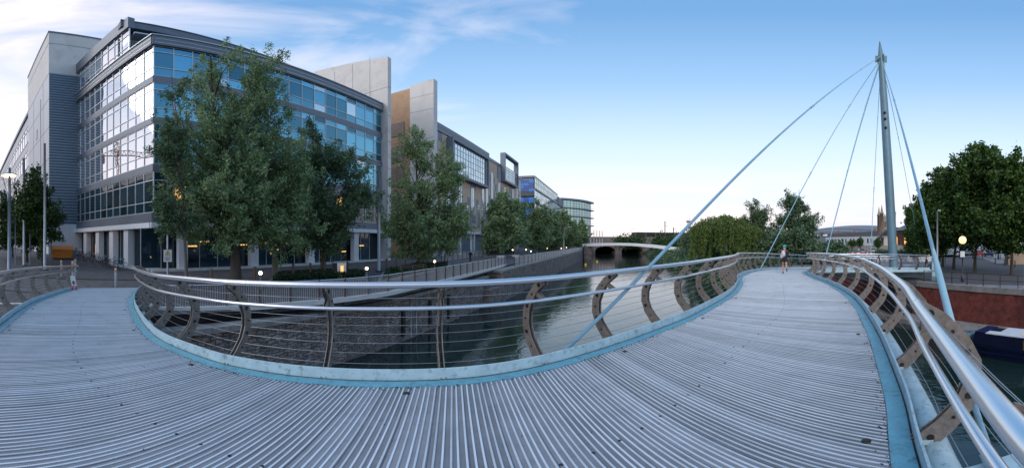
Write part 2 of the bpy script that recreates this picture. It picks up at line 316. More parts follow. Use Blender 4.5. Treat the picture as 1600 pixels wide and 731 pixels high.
#SECTION structure
# ---------------------------------------------------------------- ground, river
random.seed(4)
def grid_sheet(us,vs_,zf,skip=None):
    mb=MB(); idx={}
    for i,u in enumerate(us):
        for j,v in enumerate(vs_):
            p=UV(u,v); idx[i,j]=len(mb.v); mb.v.append((p.x,p.y,zf(p.x,p.y)))
    for i in range(len(us)-1):
        for j in range(len(vs_)-1):
            mb.f.append((idx[i,j],idx[i+1,j],idx[i+1,j+1],idx[i,j+1])); mb.m.append(0); mb.sm.append(True)
    return mb
us=[-900,-400,-200,-120]+list(range(-90,140,5))+[160,200,260,400,700,1500]
vs_=[VL+.5]+list(range(14,70,4))+[75,90,120,200,400,900]
tag(grid_sheet(us,vs_,ground_left).build('left_quay_pavement',M['pave']),kind='structure')
VRl=[VR-.45,-25,-30,-40,-60,-100,-200,-500,-1200]
tag(grid_sheet([-900,-200,-60,0,40,80,160,400,1500],VRl,lambda x,y:QR).build('right_quay_pavement',M['paveR']),kind='structure')
mb=MB(); mb.quad(UV(-900,VR,WATER),UV(420,VR,WATER),UV(420,VL+1,WATER),UV(-900,VL+1,WATER)); tag(mb.build('river_water',M['water']),kind='structure')
mb=MB(); mb.quad(UV(410,-600,-1.5),UV(3500,-2600,-1.5),UV(3500,2600,-1.5),UV(410,600,-1.5)); tag(mb.build('far_ground',M['asphalt']),kind='structure')
# right-hand promenade road surface and pale forecourt
mb=MB(); pts=[GR(p,y) for p,y in((1450,441),(1600,446),(1600,409),(1560,412),(1530,402),(1500,399),(1470,403),(1452,412),(1430,425),(1418,430))]
mb.add([(p.x,p.y,QR+.006) for p in pts],[tuple(range(len(pts)))[::-1]]); tag(mb.build('promenade_path',M['asphalt']),kind='structure')
# landing setts at the left end of the bridge
mb=MB(); c=[P(-30,20),P(235,17.5),P(250,22.5),P(-30,26)]
n=14; 
gr=[]
for i in range(n+1):
    for j in range(5):
        a=c[0].lerp(c[1],i/n); b_=c[3].lerp(c[2],i/n); p=a.lerp(b_,j/4); gr.append((p.x,p.y,ground_left(p.x,p.y)+.012))
mb.add(gr,[(i*5+j,(i+1)*5+j,(i+1)*5+j+1,i*5+j+1) for i in range(n) for j in range(4)]); tag(mb.build('landing_paving',M['setts']),kind='structure')
# drain channel line beyond the landing
mb=MB()
a,b_=P(-30,26.2),P(250,22.8)
for i in range(20):
    p=a.lerp(b_,i/20);q=a.lerp(b_,(i+1)/20); mb.bar((p.x,p.y,ground_left(p.x,p.y)+.02),(q.x,q.y,ground_left(q.x,q.y)+.02),.35,.03)
tag(mb.build('drain_channel',M['dark']),'long dark drain channel across the paving beyond the left landing','drain')
# left quay wall
mb=MB(); mb.b2((-200,VL,WATER-.6),(33,VL+1.2,-2.08),fr=lambda x,y,z:UV(x,y,z)); 
mb.b2((33.002,VL-.9,WATER-.6),(36.5,VL+1.2,-3.2),fr=lambda x,y,z:UV(x,y,z))
mb.b2((36.5,VL-.9,WATER-.6),(330,VL+1.2,-1.65),fr=lambda x,y,z:UV(x,y,z))
lw=mb.build('quay_wall',M['stone']); tag(lw,'old dark rubble stone quay wall with lime streaks on the left bank','wall')
mb=MB()
u=-200
while u<33: mb.b2((u,VL-.22,-2.08),(u+1.18,VL+.55,-1.82),fr=lambda x,y,z:UV(x,y,z)); u+=1.2
mb.b2((36.5,VL-.96,-1.65),(330,VL+.5,-1.45),fr=lambda x,y,z:UV(x,y,z))
mb.build('coping',M['coping'],lw)
mb=MB()
for u,v in((18.5,VL-.1),(22,VL-.1),(25,VL-.1)): mb.b2((u,VL-.16,-4.6),(u+.3,VL-.002,-2.6),fr=lambda x,y,z:UV(x,y,z))
mb.build('fender',M['black'],lw)
mb=MB()
for u in(19.6,20.3,23.4): mb.tube([UV(u,VL-.06,-1.9),UV(u,VL-.06,-4.9)],.025,5)
mb.build('pipe',M['mull'],lw)
# back wall under the walkway: hides the soil edge
mb=MB(); mb.b2((-200,VL+1.0,-3),(330,VL+1.25,-1.34),fr=lambda x,y,z:UV(x,y,z)); mb.build('retaining_band',M['dark'],lw)
# walkway slab along the wall with pale kerb and mesh skirt
kp=[UV(-60,14),UV(-20,14),P(150,16.3),P(245,15.2),P(335,15.3),P(454,16.4),P(530,17.7),P(600,19.7),P(636,21.8),P(700,27.2),P(760,36.5),P(790,45)]
def cr_(pts,n):
    out=[]
    pts=[2*pts[0]-pts[1]]+list(pts)+[2*pts[-1]-pts[-2]]
    for i in range(1,len(pts)-2):
        p0,p1,p2,p3=pts[i-1:i+3]
        for k in range(n):
            t_=k/n; out.append(.5*((2*p1)+(p2-p0)*t_+(2*p0-5*p1+4*p2-p3)*t_*t_+(3*p1-p0-3*p2+p3)*t_**3))
    out.append(pts[-2]); return out
kc=cr_([Vector((p.x,p.y,0)) for p in kp],6)
mb=MB(); n=len(kc)
bk=[]
for p in kc:
    u,v=uv_of(p); q=UV(u,max(VL+1.4,v+.5)); bk.append(q)
for z0,z1 in((-1.56,-1.29),):
    vv=[(p.x,p.y,z1) for p in kc]+[(p.x,p.y,z1) for p in bk]+[(p.x,p.y,z0) for p in kc]+[(p.x,p.y,z0) for p in bk]
    fs=[]
    for i in range(n-1): fs+=[(i,i+1,n+i+1,n+i),(2*n+i,3*n+i,3*n+i+1,2*n+i+1),(i,2*n+i,2*n+i+1,i+1)]
    fs.append((n-1,3*n-1,4*n-1,2*n-1)); mb.add(vv,fs)
wk=mb.build('quay_walkway',M['pave']); tag(wk,kind='structure')
mb=MB()
for i in range(n-1):
    a=kc[i];b_=kc[i+1]; mb.bar((a.x,a.y,-1.26),(b_.x,b_.y,-1.26),.22,.24)
tag(mb.build('walkway_kerb',M['concrete']),'pale concrete kerb edging the curved cantilevered quay walkway','kerb')
mb=MB()
for i in range(10,44):
    a=kc[i];b_=kc[i+1]; k=max(1,int((b_-a).length/.06))
    for j in range(k):
        p=a.lerp(b_,j/k); q=p*.997; mb.bar((p.x,p.y,-1.38),(p.x,p.y,-1.88),.012,.012)
    for z in(-1.46,-1.58,-1.70,-1.82): mb.bar((a.x,a.y,z),(b_.x,b_.y,z),.01,.01)
tag(mb.build('mesh_skirt',M['dark']),'dark metal mesh skirt hanging below the walkway kerb','mesh screen')
def railing(name,path,z,label,h=1.1,step=1.5,pw=.1,pmat='brown',wires=True,panel=True):
    o0=Vector((path[0].x,path[0].y,z)); r=thing(name,o0,label,'railing')
    L_=[0]
    for a,b_ in zip(path,path[1:]): L_.append(L_[-1]+(b_-a).length)
    def at(s):
        for i in range(len(path)-1):
            if s<=L_[i+1] or i==len(path)-2:
                t_=(s-L_[i])/max(1e-6,L_[i+1]-L_[i]); return path[i].lerp(path[i+1],t_)
    s=0; n=0
    zf=z if callable(z) else (lambda p:z)
    while s<=L_[-1] and n<100:
        p=at(s); q=at(min(L_[-1],s+.1)); q0=at(max(0,s-.1)); ang=math.atan2(q.y-q0.y,q.x-q0.x)
        m_=MB(); m_.box((p.x,p.y,zf(p)+h/2),(pw*.35,pw,h),ang+PI/2*0); m_.build('post',M[pmat],r); s+=step; n+=1
    m_=MB(); m_.tube([(p.x,p.y,zf(p)+h-.02) for p in path],.022,6); m_.build('top_rail',M['steel' if pmat=='brown' else pmat],r)
    if panel:
        m_=MB(); k=int(L_[-1]/.11)
        for i in range(k):
            p=at(i*.11+.05); m_.bar((p.x,p.y,zf(p)+.08),(p.x,p.y,zf(p)+h-.06),.012,.012)
        m_.build('mesh_infill',M['mull'],r)
    elif wires:
        m_=MB()
        for f_ in(.5,): m_.tube([(p.x,p.y,zf(p)+h*f_) for p in path],.02,5)
        m_.build('middle_rail',M[pmat],r)
    return r
railing('quay_railing',[Vector((p.x,p.y,0))+Vector((-.2907*0,0,0)) for p in kc[18:]],-1.2,'bronze post railing with steel mesh along the curved walkway kerb',1.05,1.55)
rp=[UV(u,VL-.3) for u in(43.2,50,60,80,100,125,140)]
railing('quay_railing',rp,-1.45,'long straight mesh railing on top of the distant left quay wall',1.25,2.4)
rp=[GL(a,b_) for a,b_ in((690,409),(735,402),(775,397),(815,393),(850,391))]
railing('guard_rail',rp,-.95,'pale balustrade by the trees in front of the tan office block',1.2,2.2,panel=True)
# right bank wall
mb=MB(); mb.b2((-150,VR-1,WATER-.6),(46,VR,QR-.32),fr=lambda x,y,z:UV(x,y,z)); rw=mb.build('brick_quay_wall',M['redbrick']); tag(rw,'dark red brick quay wall with pale stone coping on the right bank','wall')
mb=MB(); u=-150
while u<19: mb.b2((u,VR-.5,QR-.32),(u+1.79,VR+.08,QR+.12),fr=lambda x,y,z:UV(x,y,z)); u+=1.8
mb.build('coping',M['coping'],rw)
mb=MB(); mb.b2((19.2,VR-.6,QR-.32),(46,VR+.05,QR+.06),fr=lambda x,y,z:UV(x,y,z)); mb.build('coping',M['slate'],rw)
mb=MB(); mb.b2((-150,VR,WATER-.6),(46,VR+2.2,-4.62),fr=lambda x,y,z:UV(x,y,z)); mb.build('ledge',M['coping'],rw)
# ---------------------------------------------------------------- hills and distance
mb=MB(); random.seed(2)
pr=[]; 
for i in range(121):
    a=-1.5+i*.025; h=14+10*math.sin(a*2.1+.5)+5*math.sin(a*7)+3*math.sin(a*19+1)
    pr.append((a,h+8))
vs=[]
for a,h in pr:
    vs+= [(2300*math.sin(a),2300*math.cos(a),-2),(2500*math.sin(a),2500*math.cos(a),h*.9),(2900*math.sin(a),2900*math.cos(a),h*.3)]
mb.add(vs,[(i*3+j,(i+1)*3+j,(i+1)*3+j+1,i*3+j+1) for i in range(120) for j in range(2)],0,True); tag(mb.build('hills',M['hill']),kind='structure')
#SECTION footbridge
# ---------------------------------------------------------------- the footbridge
LP=[(-17.6,9.35),(-13.2,6.65),(-10,4.97),(-6.2,3.4),(-4.15,3.1),(-2.9,3.24),(-1.43,3.68),(0,4.2),(1.6,5.15),(2.7,5.85),(4.27,6.9),(6.9,9.1),(9.15,11.6),(11.0,14.0),(14.1,16.9),(17.9,19.5),(21.8,20.8),(25.4,20.4),(28.0,18.0),(30.2,15.6),(32.2,14.3)]
RP=[(-18.4,6.2),(-14.5,3.8),(-11.2,2.1),(-7.0,.60),(-4.2,-.28),(-2.6,-.5),(-.75,-.38),(.66,.26),(2.2,1.14),(3.4,1.86),(5.7,3.5),(8.6,5.9),(11.2,8.7),(13.2,11.2),(15.9,14.2),(18.6,16.1),(20.9,16.9),(22.7,16.1),(24.8,13.8),(27.2,12.4),(29.4,11.3)]
def zdeck(x,y):
    d=min(math.hypot(x,y),60)
    z=.03-.0011*d*d+d*(-.006+.019*math.tanh(x/5))
    if x>0 and d>27: z-= .018*(d-27)
    return z
NS=40
def cr2(pts,n): return cr_([Vector((a,b_,0)) for a,b_ in pts],n)
LE=cr2(LP,NS); RE=cr2(RP,NS)
for p in LE+RE: p.z=zdeck(p.x,p.y)
NP=len(LE)
root=thing('footbridge',(0,0,0),'curving pale blue cable-stayed footbridge with ribbed deck and steel railings','footbridge')
# deck slab
mb=MB(); st=range(0,NP,4)
dz=.004
ST=list(st)
vs=[]
for i in ST:
    l,r_=LE[i],RE[i]
    for k in range(5):
        q=l.lerp(r_,k/4); vs.append((q.x,q.y,q.z))
    vs.append((l.x,l.y,l.z-.22)); vs.append((r_.x,r_.y,r_.z-.22))
fs=[]
for i in range(len(ST)-1):
    a=i*7;b_=a+7
    for k in range(4): fs.append((a+k,a+k+1,b_+k+1,b_+k))
    fs+=[(a,b_,b_+5,a+5),(a+4,a+6,b_+6,b_+4),(a+5,b_+5,b_+6,a+6)]
mb.add(vs,[f[::-1] for f in fs]); deck=mb.build('deck',M['deck'],root)
# ribs: real raised strips, pairs and singles on each plank
cl=[(a+b_)/2 for a,b_ in zip(LE,RE)]; cum=[0]
for a,b_ in zip(cl,cl[1:]): cum.append(cum[-1]+(b_-a).length)
def interp(E,s):
    j=min(NP-2,max(0,int(np.searchsorted(cum,s))-1)); t_=(s-cum[j])/max(1e-6,cum[j+1]-cum[j]); return E[j].lerp(E[j+1],t_)
mb=MB(); s=.1; pat=[0,.063,.126,.176,.239]; plank=.302; gaps=MB(); random.seed(8)
while s<cum[-1]-.5:
    for o_ in pat:
        a=interp(LE,s+o_);b_=interp(RE,s+o_); a2=interp(LE,s+o_+.016); b2=interp(RE,s+o_+.016)
        h=Vector((0,0,.009)); d_=(b_-a).normalized()*.01
        mb.add([a+d_,b_-d_,b2-d_,a2+d_,a+d_+h,b_-d_+h,b2-d_+h,a2+d_+h],[(4,7,6,5),(0,4,5,1),(3,2,6,7)][0:3])
    q=[interp(LE,s-.03),interp(RE,s-.03),interp(RE,s+plank-.038),interp(LE,s+plank-.038)]; up_=Vector((0,0,.002))
    gaps.add([a+up_ for a in q],[(0,1,2,3)])
    s+=plank+random.uniform(-.004,.004)
mb.build('tread_ribs',M['rib'],deck); gaps.build('planks',M['plank'],deck)
# bolts along the middle, drain caps at the edge
mb=MB(); s=.4
while s<cum[-1]:
    p=interp(LE,s).lerp(interp(RE,s),.47+.02*math.sin(s)); mb.lathe((p.x,p.y,p.z),[(.015,.0),(.015,.010),(0,.011)],6); s+=.28
mb.build('deck_bolts',M['bolt'],deck)['kind']='stuff'
s=3.0
while s<40:
    for E,f_ in((LE,.045),(RE,.045)):
        mb=MB(); p=interp(E,s).lerp(interp(RE if E is LE else LE,s),f_); mb.lathe((p.x,p.y,p.z),[(.04,.0),(.04,.012),(.03,.016),(0,.012)],10); mb.build('drain_cap',M['bolt'],deck)
    s+=3.15
def offs(E,side,x,z,step=4,lo=0,hi=None):
    """edge curve moved x outwards and z up"""
    out=[]
    for i in range(lo,(hi or NP),step):
        a=E[max(0,i-2)];b_=E[min(NP-1,i+2)]; t_=(b_-a); n=Vector((-t_.y,t_.x,0)).normalized()*side
        out.append(E[i]+n*x+Vector((0,0,z)))
    return out
def sweep(mb,E,side,prof,step=4,lo=0,hi=None,m=0):
    cs=[offs(E,side,x,z,step,lo,hi) for x,z in prof]; n=len(cs[0]); k=len(prof)
    vs=[cs[j][i] for i in range(n) for j in range(k)]
    fs=[(i*k+j,i*k+(j+1)%k,(i+1)*k+(j+1)%k,(i+1)*k+j) for i in range(n-1) for j in range(k)]
    if side<0: fs=[f[::-1] for f in fs]
    mb.add(vs,fs,m)
PROF=[(.22,-.06),(.42,.12),(.585,.32),(.66,.52),(.655,.72),(.57,.91),(.42,1.09),(.22,1.22)]
def prof_at(z):
    for (a,za),(b_,zb) in zip(PROF,PROF[1:]):
        if za<=z<=zb: return a+(b_-a)*(z-za)/(zb-za)
    return PROF[-1][0]
def make_post(mb,p,n,t_):
    """curved twin plate post: p edge point, n outward, t_ along the edge"""
    for side in(-1,1):
        o_=p+t_*side*.03
        k=len(PROF); vs=[];h=.006
        wd=[.095,.088,.082,.08,.078,.072,.062,.05]
        for i,(x,z) in enumerate(PROF):
            a=PROF[max(0,i-1)];b_=PROF[min(k-1,i+1)]; tx,tz=b_[0]-a[0],b_[1]-a[1]; l=math.hypot(tx,tz); nx,nz=-tz/l,tx/l
            for sg in(-1,1):
                for hh in(-h,h): vs.append(o_+n*(x+nx*wd[i]*sg)+Vector((0,0,z+nz*wd[i]*sg))+t_*hh)
        fs=[(0,1,3,2),(4*k-4,4*k-2,4*k-1,4*k-3)]
        for i in range(k-1):
            a=i*4;b_=a+4; fs+=[(a,b_,b_+1,a+1),(a+2,a+3,b_+3,b_+2),(a,a+2,b_+2,b_),(a+1,b_+1,b_+3,a+3)]
        mb.add(vs,fs)
    # dark bolt heads / holes on the outer faces
    for i,(x,z) in enumerate(PROF):
        for (fx,rad) in((0,.02),):
            if 0<=i<len(PROF)-1:
                x2,z2=PROF[i+1]; xm,zm=(x+x2)/2,(z+z2)/2
                r_=.032 if i%2==0 else .016
                for side in(-1,1):
                    c=p+n*xm+Vector((0,0,zm))+t_*side*.0375
                    vs=[c+n*math.cos(a)*r_+Vector((0,0,math.sin(a)*r_))+t_*side*q for q in(0,.008) for a in[2*PI*j/8 for j in range(8)]]
                    mb.add(vs,[tuple(range(8,16))]+[(j,(j+1)%8,8+(j+1)%8,8+j) for j in range(8)],1)
    # bracket to the middle rail
    a=p+n*.46+Vector((0,0,1.05)); b_=p+n*.26+Vector((0,0,.95))
    for side in(-1,1): mb.bar(a+t_*side*.018,b_+t_*side*.018,.008,.07)
    mb.bar(p+n*.16+Vector((0,0,-.02)),p+n*.34+Vector((0,0,-.02)),.10,.05,2)
def posts(E,side,step,phase_x):
    L_=[0]
    for a,b_ in zip(E,E[1:]): L_.append(L_[-1]+(b_-a).length)
    i0=min(range(NP),key=lambda i:abs(E[i].x-phase_x)); s0=L_[i0]; s=s0%step
    while s<L_[-1]-.2:
        j=min(NP-2,max(0,int(np.searchsorted(L_,s))-1)); t_=(s-L_[j])/max(1e-6,L_[j+1]-L_[j]); p=E[j].lerp(E[j+1],t_)
        a=E[max(0,j-2)];b_=E[min(NP-1,j+3)]; tt=(b_-a); tt.z=0; tt.normalize(); n=Vector((-tt.y,tt.x,0))*side
        mb=MB(); make_post(mb,p,n,tt); mb.build('railing_post',[M['post'],M['bolt'],M['paleblue']],root); s+=step
for E,side,step,px_ in((LE,1,1.46,-.75),(RE,-1,1.85,2.36)):
    posts(E,side,step,px_)
    mb=MB(); sweep(mb,E,side,[(0,-.2),(0,.014),(.175,.016),(.175,-.2)]); mb.build('kerb_strip',M['blue'],root)
    mb=MB(); sweep(mb,E,side,[(.180,-.2),(.20,.16),(.222,.165),(.225,-.2)]); 
    sweep(mb,E,side,[(.230,-.2),(.230,-.045),(.26,-.03),(.26,-.2)]); mb.build('kerb_upstand',M['paleblue'],root)
    mb=MB(); mb.tube(offs(E,side,.178,.019),.0045,4,cap=False); mb.build('kerb_seam',M['bolt'],root)
    mb=MB(); mb.tube(offs(E,side,.37,-.15),.13,12); mb.build('edge_girder',M['paleblue'],root)
    mb=MB(); mb.tube(offs(E,side,.20,1.25),.040,14); 
    hr=offs(E,side,.20,1.25,1)
    for k_ in range(60,len(hr)-3,130): mb.tube([hr[k_],hr[k_]+(hr[k_+2]-hr[k_]).normalized()*.012],.0415,14)
    mb.build('handrail',M['steel'],root)
    mb=MB(); mb.tube(offs(E,side,.24,.95),.026,10); mb.build('middle_rail',M['steel'],root)
    for z in(.16,.28,.40,.52,.64,.76,.87,1.05):
        mb=MB(); mb.tube(offs(E,side,prof_at(z)-.02,z,6),.0035,4,cap=False); mb.build('cable_wire',M['wire'],root)
# box girder under the deck
mb=MB(); vs=[];ii=list(range(0,NP,8))
for i in ii:
    l,r_=LE[i],RE[i]
    for f_,z in((.12,-.22),(.3,-.75),(.7,-.75),(.88,-.22)):
        q=l.lerp(r_,f_); vs.append((q.x,q.y,q.z+z))
mb.add(vs,[(a*4+j,a*4+(j+1)%4,a*4+4+(j+1)%4,a*4+4+j) for a in range(len(ii)-1) for j in range(4)]); mb.build('box_girder',M['paleblue'],root)
# mast
MB0=P(1397,35,-1.6); MT=P(1374.5,35,24.7)
def mastp(z): return MB0.lerp(MT,(z-MB0.z)/(MT.z-MB0.z))
mb=MB(); zz=[-2.0,-1.6,0,4,9,14,18,21,22.6,23.6,24.7]; rr_=[.6,.46,.46,.48,.47,.43,.38,.33,.29,.19,.03]
mb.tube([mastp(z) for z in zz],rr_,20); mast=mb.build('mast',M['mast'],root)
for z in(13.6,14.6,15.3): mb=MB(); p=mastp(z); d_=Vector((-p.x,-p.y,0)).normalized(); mb.sphere(p+d_*.45,.16,0,8); mb.build('mast_lamp',M['bolt'],mast)
mb=MB(); 
for k in range(6):
    a=2*PI*k/6; p=mastp(22.2); mb.box((p.x+.42*math.cos(a),p.y+.42*math.sin(a),22.2),(.35,.05,.9),a)
mb.build('cable_lug',M['mast'],mast)
def stay(a,b_,r_,sleeve=None):
    mb=MB(); a=Vector(a);b_=Vector(b_); mb.tube([a,b_],r_,10)
    if sleeve:
        d_=(b_-a).normalized(); Ln=(b_-a).length
        s0,s1,rad=sleeve
        p=b_-d_*s0; q=b_-d_*s1; mb.tube([q-d_*.5,q,p,p+d_*.15],[r_,rad,rad,r_],12)
    for f_ in(.33,.66): p=a.lerp(b_,f_); d_=(b_-a).normalized(); mb.tube([p-d_*.25,p+d_*.25],r_*1.35,8)
    mb.build('stay_cable',M['stay'],root)
def edge_pt(E,side,pa,x,z):
    i=min(range(NP),key=lambda i:abs(math.atan2(E[i].x,E[i].y)-pa)+(0 if E[i].x*E[i].x+E[i].y*E[i].y>1 else 9)); return offs(E,side,x,z,1,i,i+1)[0]
A1=P(866,5.25,-.12)
stay(mastp(22.6),A1,.034)
A2=edge_pt(LE,1,az(1191),.25,-.1); stay(mastp(22.2),A2,.036)
A3=P(1283,23.5,-.45); stay(mastp(22.3),A3,.036)
stay(mastp(22.0),P(1284,30.5,-.9),.03)
stay(mastp(22.0),P(1359,31.5,-1.2),.03)
stay(mastp(22.2),P(1441,52,-1.8),.03)
A4=Vector((2.26,.36,-.12)); stay(mastp(22.4),A4,.029,(1.75,2.6,.046))
# outrigger box carrying the near stay
mb=MB(); mb.bar(A4+Vector((-.55,.55,-.03)),A4+Vector((.25,-.30,-.03)),.42,.16)
mb.bar(A4+Vector((-.05,.0,.05)),A4+Vector((.1,.12,.2)),.04,.2); mb.build('outrigger',M['paleblue'],root)
# abutments
mb=MB(); l,r_=LE[-1],RE[-1]
c=[LE[-60],RE[-60],RE[-1],LE[-1]]; mb.prism([(p.x,p.y) for p in c],-5,-1.9); 
ab=mb.build('abutment',M['dark'],root)
mb=MB(); c=[LE[0]+(LE[0]-LE[8])*.3,RE[0]+(RE[0]-RE[8])*.3,RE[30],LE[30]]; mb.prism([(p.x,p.y) for p in c],-3,-1.02); mb.build('abutment',M['dark'],root)
#SECTION buildings
class FR:
    """a wall line: s metres along from A towards B, t metres out towards the viewer, z up"""
    def __init__(s,A,B,out=1):
        s.A=Vector((A.x,A.y,0)); d=Vector((B.x-A.x,B.y-A.y,0)); s.len=d.length; s.d=d.normalized(); s.n=Vector((s.d.y,-s.d.x,0))*out
    def __call__(s,a,t,z): return s.A+s.d*a+s.n*t+Vector((0,0,z))
def ribbon(par,fr,s0,s1,z0,z1,bay,glass,trans=(),label=None,warm=0,mw=.07,name='ribbon_window',mm='mull',depth=0.0,seed=0,blind=0):
    rnd=random.Random(seed+int(z0*10)); g=MB(); n=max(1,round((s1-s0)/bay)); w_=(s1-s0)/n; zs=[z0]+list(trans)+[z1]
    for i in range(n):
        for j in range(len(zs)-1):
            mi=0
            if warm and rnd.random()<warm: mi=1
            if blind and rnd.random()<blind: mi=2
            a,b_=s0+i*w_,s0+(i+1)*w_; g.quad(fr(a,depth,zs[j]),fr(b_,depth,zs[j]),fr(b_,depth,zs[j+1]),fr(a,depth,zs[j+1]),mi)
    o=g.build(name,[M[glass],M['lit'],M['gl_pale']],par)
    m_=MB()
    for i in range(n+1): a=s0+i*w_; m_.b2((a-mw/2,depth-.05,z0),(a+mw/2,depth+.07,z1),fr=fr)
    for z in list(trans)+[z0+.03,z1-.03]: m_.b2((s0,depth-.045,z-mw/2),(s1,depth+.062,z+mw/2),fr=fr)
    m_.build('mullions',M[mm],o)
    if label:o['label']=label
    return o
# ---------------- glass office block (A)
CA=Vector((-25.65,15.18,0)); RA=Vector((-17.7,44.6,0)); LA=Vector((-43,13.77,0))
A=thing('glass_office_block',(-25.65,15.18,-.8),'large glass office block with grey floor bands behind the tall quay trees','building')
fr_r=FR(CA,RA,1); fr_l=FR(CA,LA,-1)
stor=[(4.3,7.9),(8.6,12.4),(13.0,16.6),(17.3,20.8)]
bands=[(3.4,4.28),(7.9,8.6),(12.4,13.0),(16.6,17.3),(20.8,21.9)]
# core volume
mb=MB()
back=fr_r.n*-1
Bk=[CA-fr_r.n*.35-fr_l.n*.35, RA-fr_r.n*.35, RA-fr_r.n*26, LA-fr_l.n*26, LA-fr_l.n*.35]
mb.prism([(p.x,p.y) for p in Bk],3.2,21.7); A0=mb.build('core',M['slate'],A)
for z0,z1 in bands:
    pr=.30 if z0>20 else (.22 if z0<4 else .12)
    ex=CA+(fr_r.n+fr_l.n)*pr*.75
    mb=MB()
    for fr in(fr_r,fr_l):
        e_=fr.len if fr is fr_r else fr.len
        mb.b2((-.02 if fr is fr_r else .0,-.3,z0+(.0 if fr is fr_r else .002)),(e_,pr,z1-(.0 if fr is fr_r else .002)),fr=fr)
    mb.b2((-pr*.7,-.2,z0+.004),(.0,pr*.99,z1-.004),fr=fr_r)
    mb.build('floor_band',M['grey'],A)
mb=MB()
for fr in(fr_r,fr_l):
    mb.b2((0,.31,21.0),(fr.len,.34,21.06),fr=fr); mb.b2((0,.31,21.45),(fr.len,.34,21.5),fr=fr); mb.b2((-.25,-.3,21.9),(fr.len,.42,22.0),fr=fr)
mb.build('parapet_trim',M['mull'],A)
for k,(z0,z1) in enumerate(stor):
    tr=(z0+.95,z1-.75)
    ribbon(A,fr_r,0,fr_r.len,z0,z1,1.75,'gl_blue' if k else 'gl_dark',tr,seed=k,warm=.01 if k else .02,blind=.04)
    ribbon(A,fr_l,0,fr_l.len,z0,z1,1.42,'gl_side' if k else 'gl_dark',tr,seed=9+k)  # lowest storey: reflection of a dark block put into the glass colour
# set-back top storey
ribbon(A,fr_l,4.0,fr_l.len,22.0,25.4,1.42,'gl_side',(22.9,24.5),seed=31)
FA=P(190,33.7); FB=P(492,48.4); frF=FR(FA,FB,1); U0=FA-frF.n*1.3; U1=FB-frF.n*1.3
fr_u=FR(U0,U1,1)
ribbon(A,fr_u,0,fr_u.len,22.0,25.0,2.4,'gl_dark',(24.0,),seed=5,warm=.03)
mb=MB(); mb.b2((-.1,-.5,25.3),(fr_u.len,.15,26.0),fr=fr_u); mb.b2((-.1,-.5,26.0),(fr_u.len,1.3,26.9),fr=fr_u); mb.b2((3.9,-.5,25.4),(fr_l.len,.25,26.9),fr=fr_l)
Bk2=[U0-fr_l.n*.4,U1-fr_r.n*.5,RA-fr_r.n*26,LA-fr_l.n*26,LA-fr_l.n*.4]; mb.prism([(p.x,p.y) for p in Bk2],25.2,26.8)
mb.b2((-.12,1.25,26.9),(fr_u.len,1.4,27.0),fr=fr_u); mb.build('roof_fascia',M['grey'],A)
mb=MB(); mb.prism([(p.x,p.y) for p in [U0-fr_l.n*.4-fr_r.n*.3,U1-fr_r.n*.5,RA-fr_r.n*26,LA-fr_l.n*26,LA-fr_l.n*.4]],21.6,25.3); mb.build('upper_core',M['slate'],A)
mb=MB(); mb.b2((.9,1.0,24.4),(9,2.6,24.55),fr=fr_u)
for a in(1.2,5,8.8): mb.b2((a,.9,22),(a+.1,1.0,24.4),fr=fr_u)
mb.build('terrace_canopy',M['mull'],A)
mb=MB()
for a in np.arange(.5,27,1.6): mb.b2((a,-.25,22.0),(a+.04,-.21,22.3),fr=fr_r)
mb.b2((.2,-.25,22.3),(27.5,-.21,22.34),fr=fr_r); mb.build('terrace_rail',M['mull'],A)
# ground floor
mb=MB()
for fr in(fr_r,fr_l): mb.b2((0,-1.6,2.95),(fr.len,.5,3.4),fr=fr)
mb.b2((-.36,-.3,2.952),(.0,.495,3.396),fr=fr_r); mb.build('canopy',M['white'],A)
for fr,ss in((fr_l,(3.9,6.9,10.2,13.6)),(fr_r,(2.2,9.6,17,24.5))):
    for a in ss:
        mb=MB(); mb.b2((a,-.4,-1.3),(a+.85,.25,2.95),fr=fr); mb.build('column',M['white'],A)
ribbon(A,fr_l,1.2,fr_l.len,-1.2,2.95,1.3,'gl_dark',(),depth=-.5,seed=3,name='shopfront',mw=.06)
ribbon(A,fr_r,-1.0,fr_r.len,-1.2,2.95,1.9,'gl_dark',(),depth=-.7,seed=4,name='shopfront',mw=.06)
for fr,a,z in((fr_l,7.5,1.0),(fr_l,8.2,.3),(fr_l,11.5,1.1),(fr_l,12.2,.2),(fr_l,15,1.3),(fr_r,4.6,1.7),(fr_r,7.6,1.72),(fr_r,8.9,1.4),(fr_r,19.5,1.9),(fr_r,21.3,1.2),(fr_r,26.5,1.2),(fr_r,3.4,1.3),(fr_r,11.2,1.6),(fr_r,12.6,.9),(fr_r,14.5,1.5),(fr_r,16,.6),(fr_r,23,.5),(fr_l,4.9,1.2)):
    mb=MB(); q_=-.42 if fr is fr_l else -.62; mb.b2((a,q_-.01,z),(a+(.3 if fr is fr_l else .9),q_,z+(1.3 if fr is fr_l else .12)),fr=fr); mb.build('lit_window',M['lit'],A)
mb=MB(); mb.b2((-.3,-.8,-1.2),(fr_r.len,.6,-.62),fr=fr_r); mb.b2((0,-.8,-1.2),(fr_l.len,.6,-.55),fr=fr_l); mb.build('plinth',M['concrete'],A)
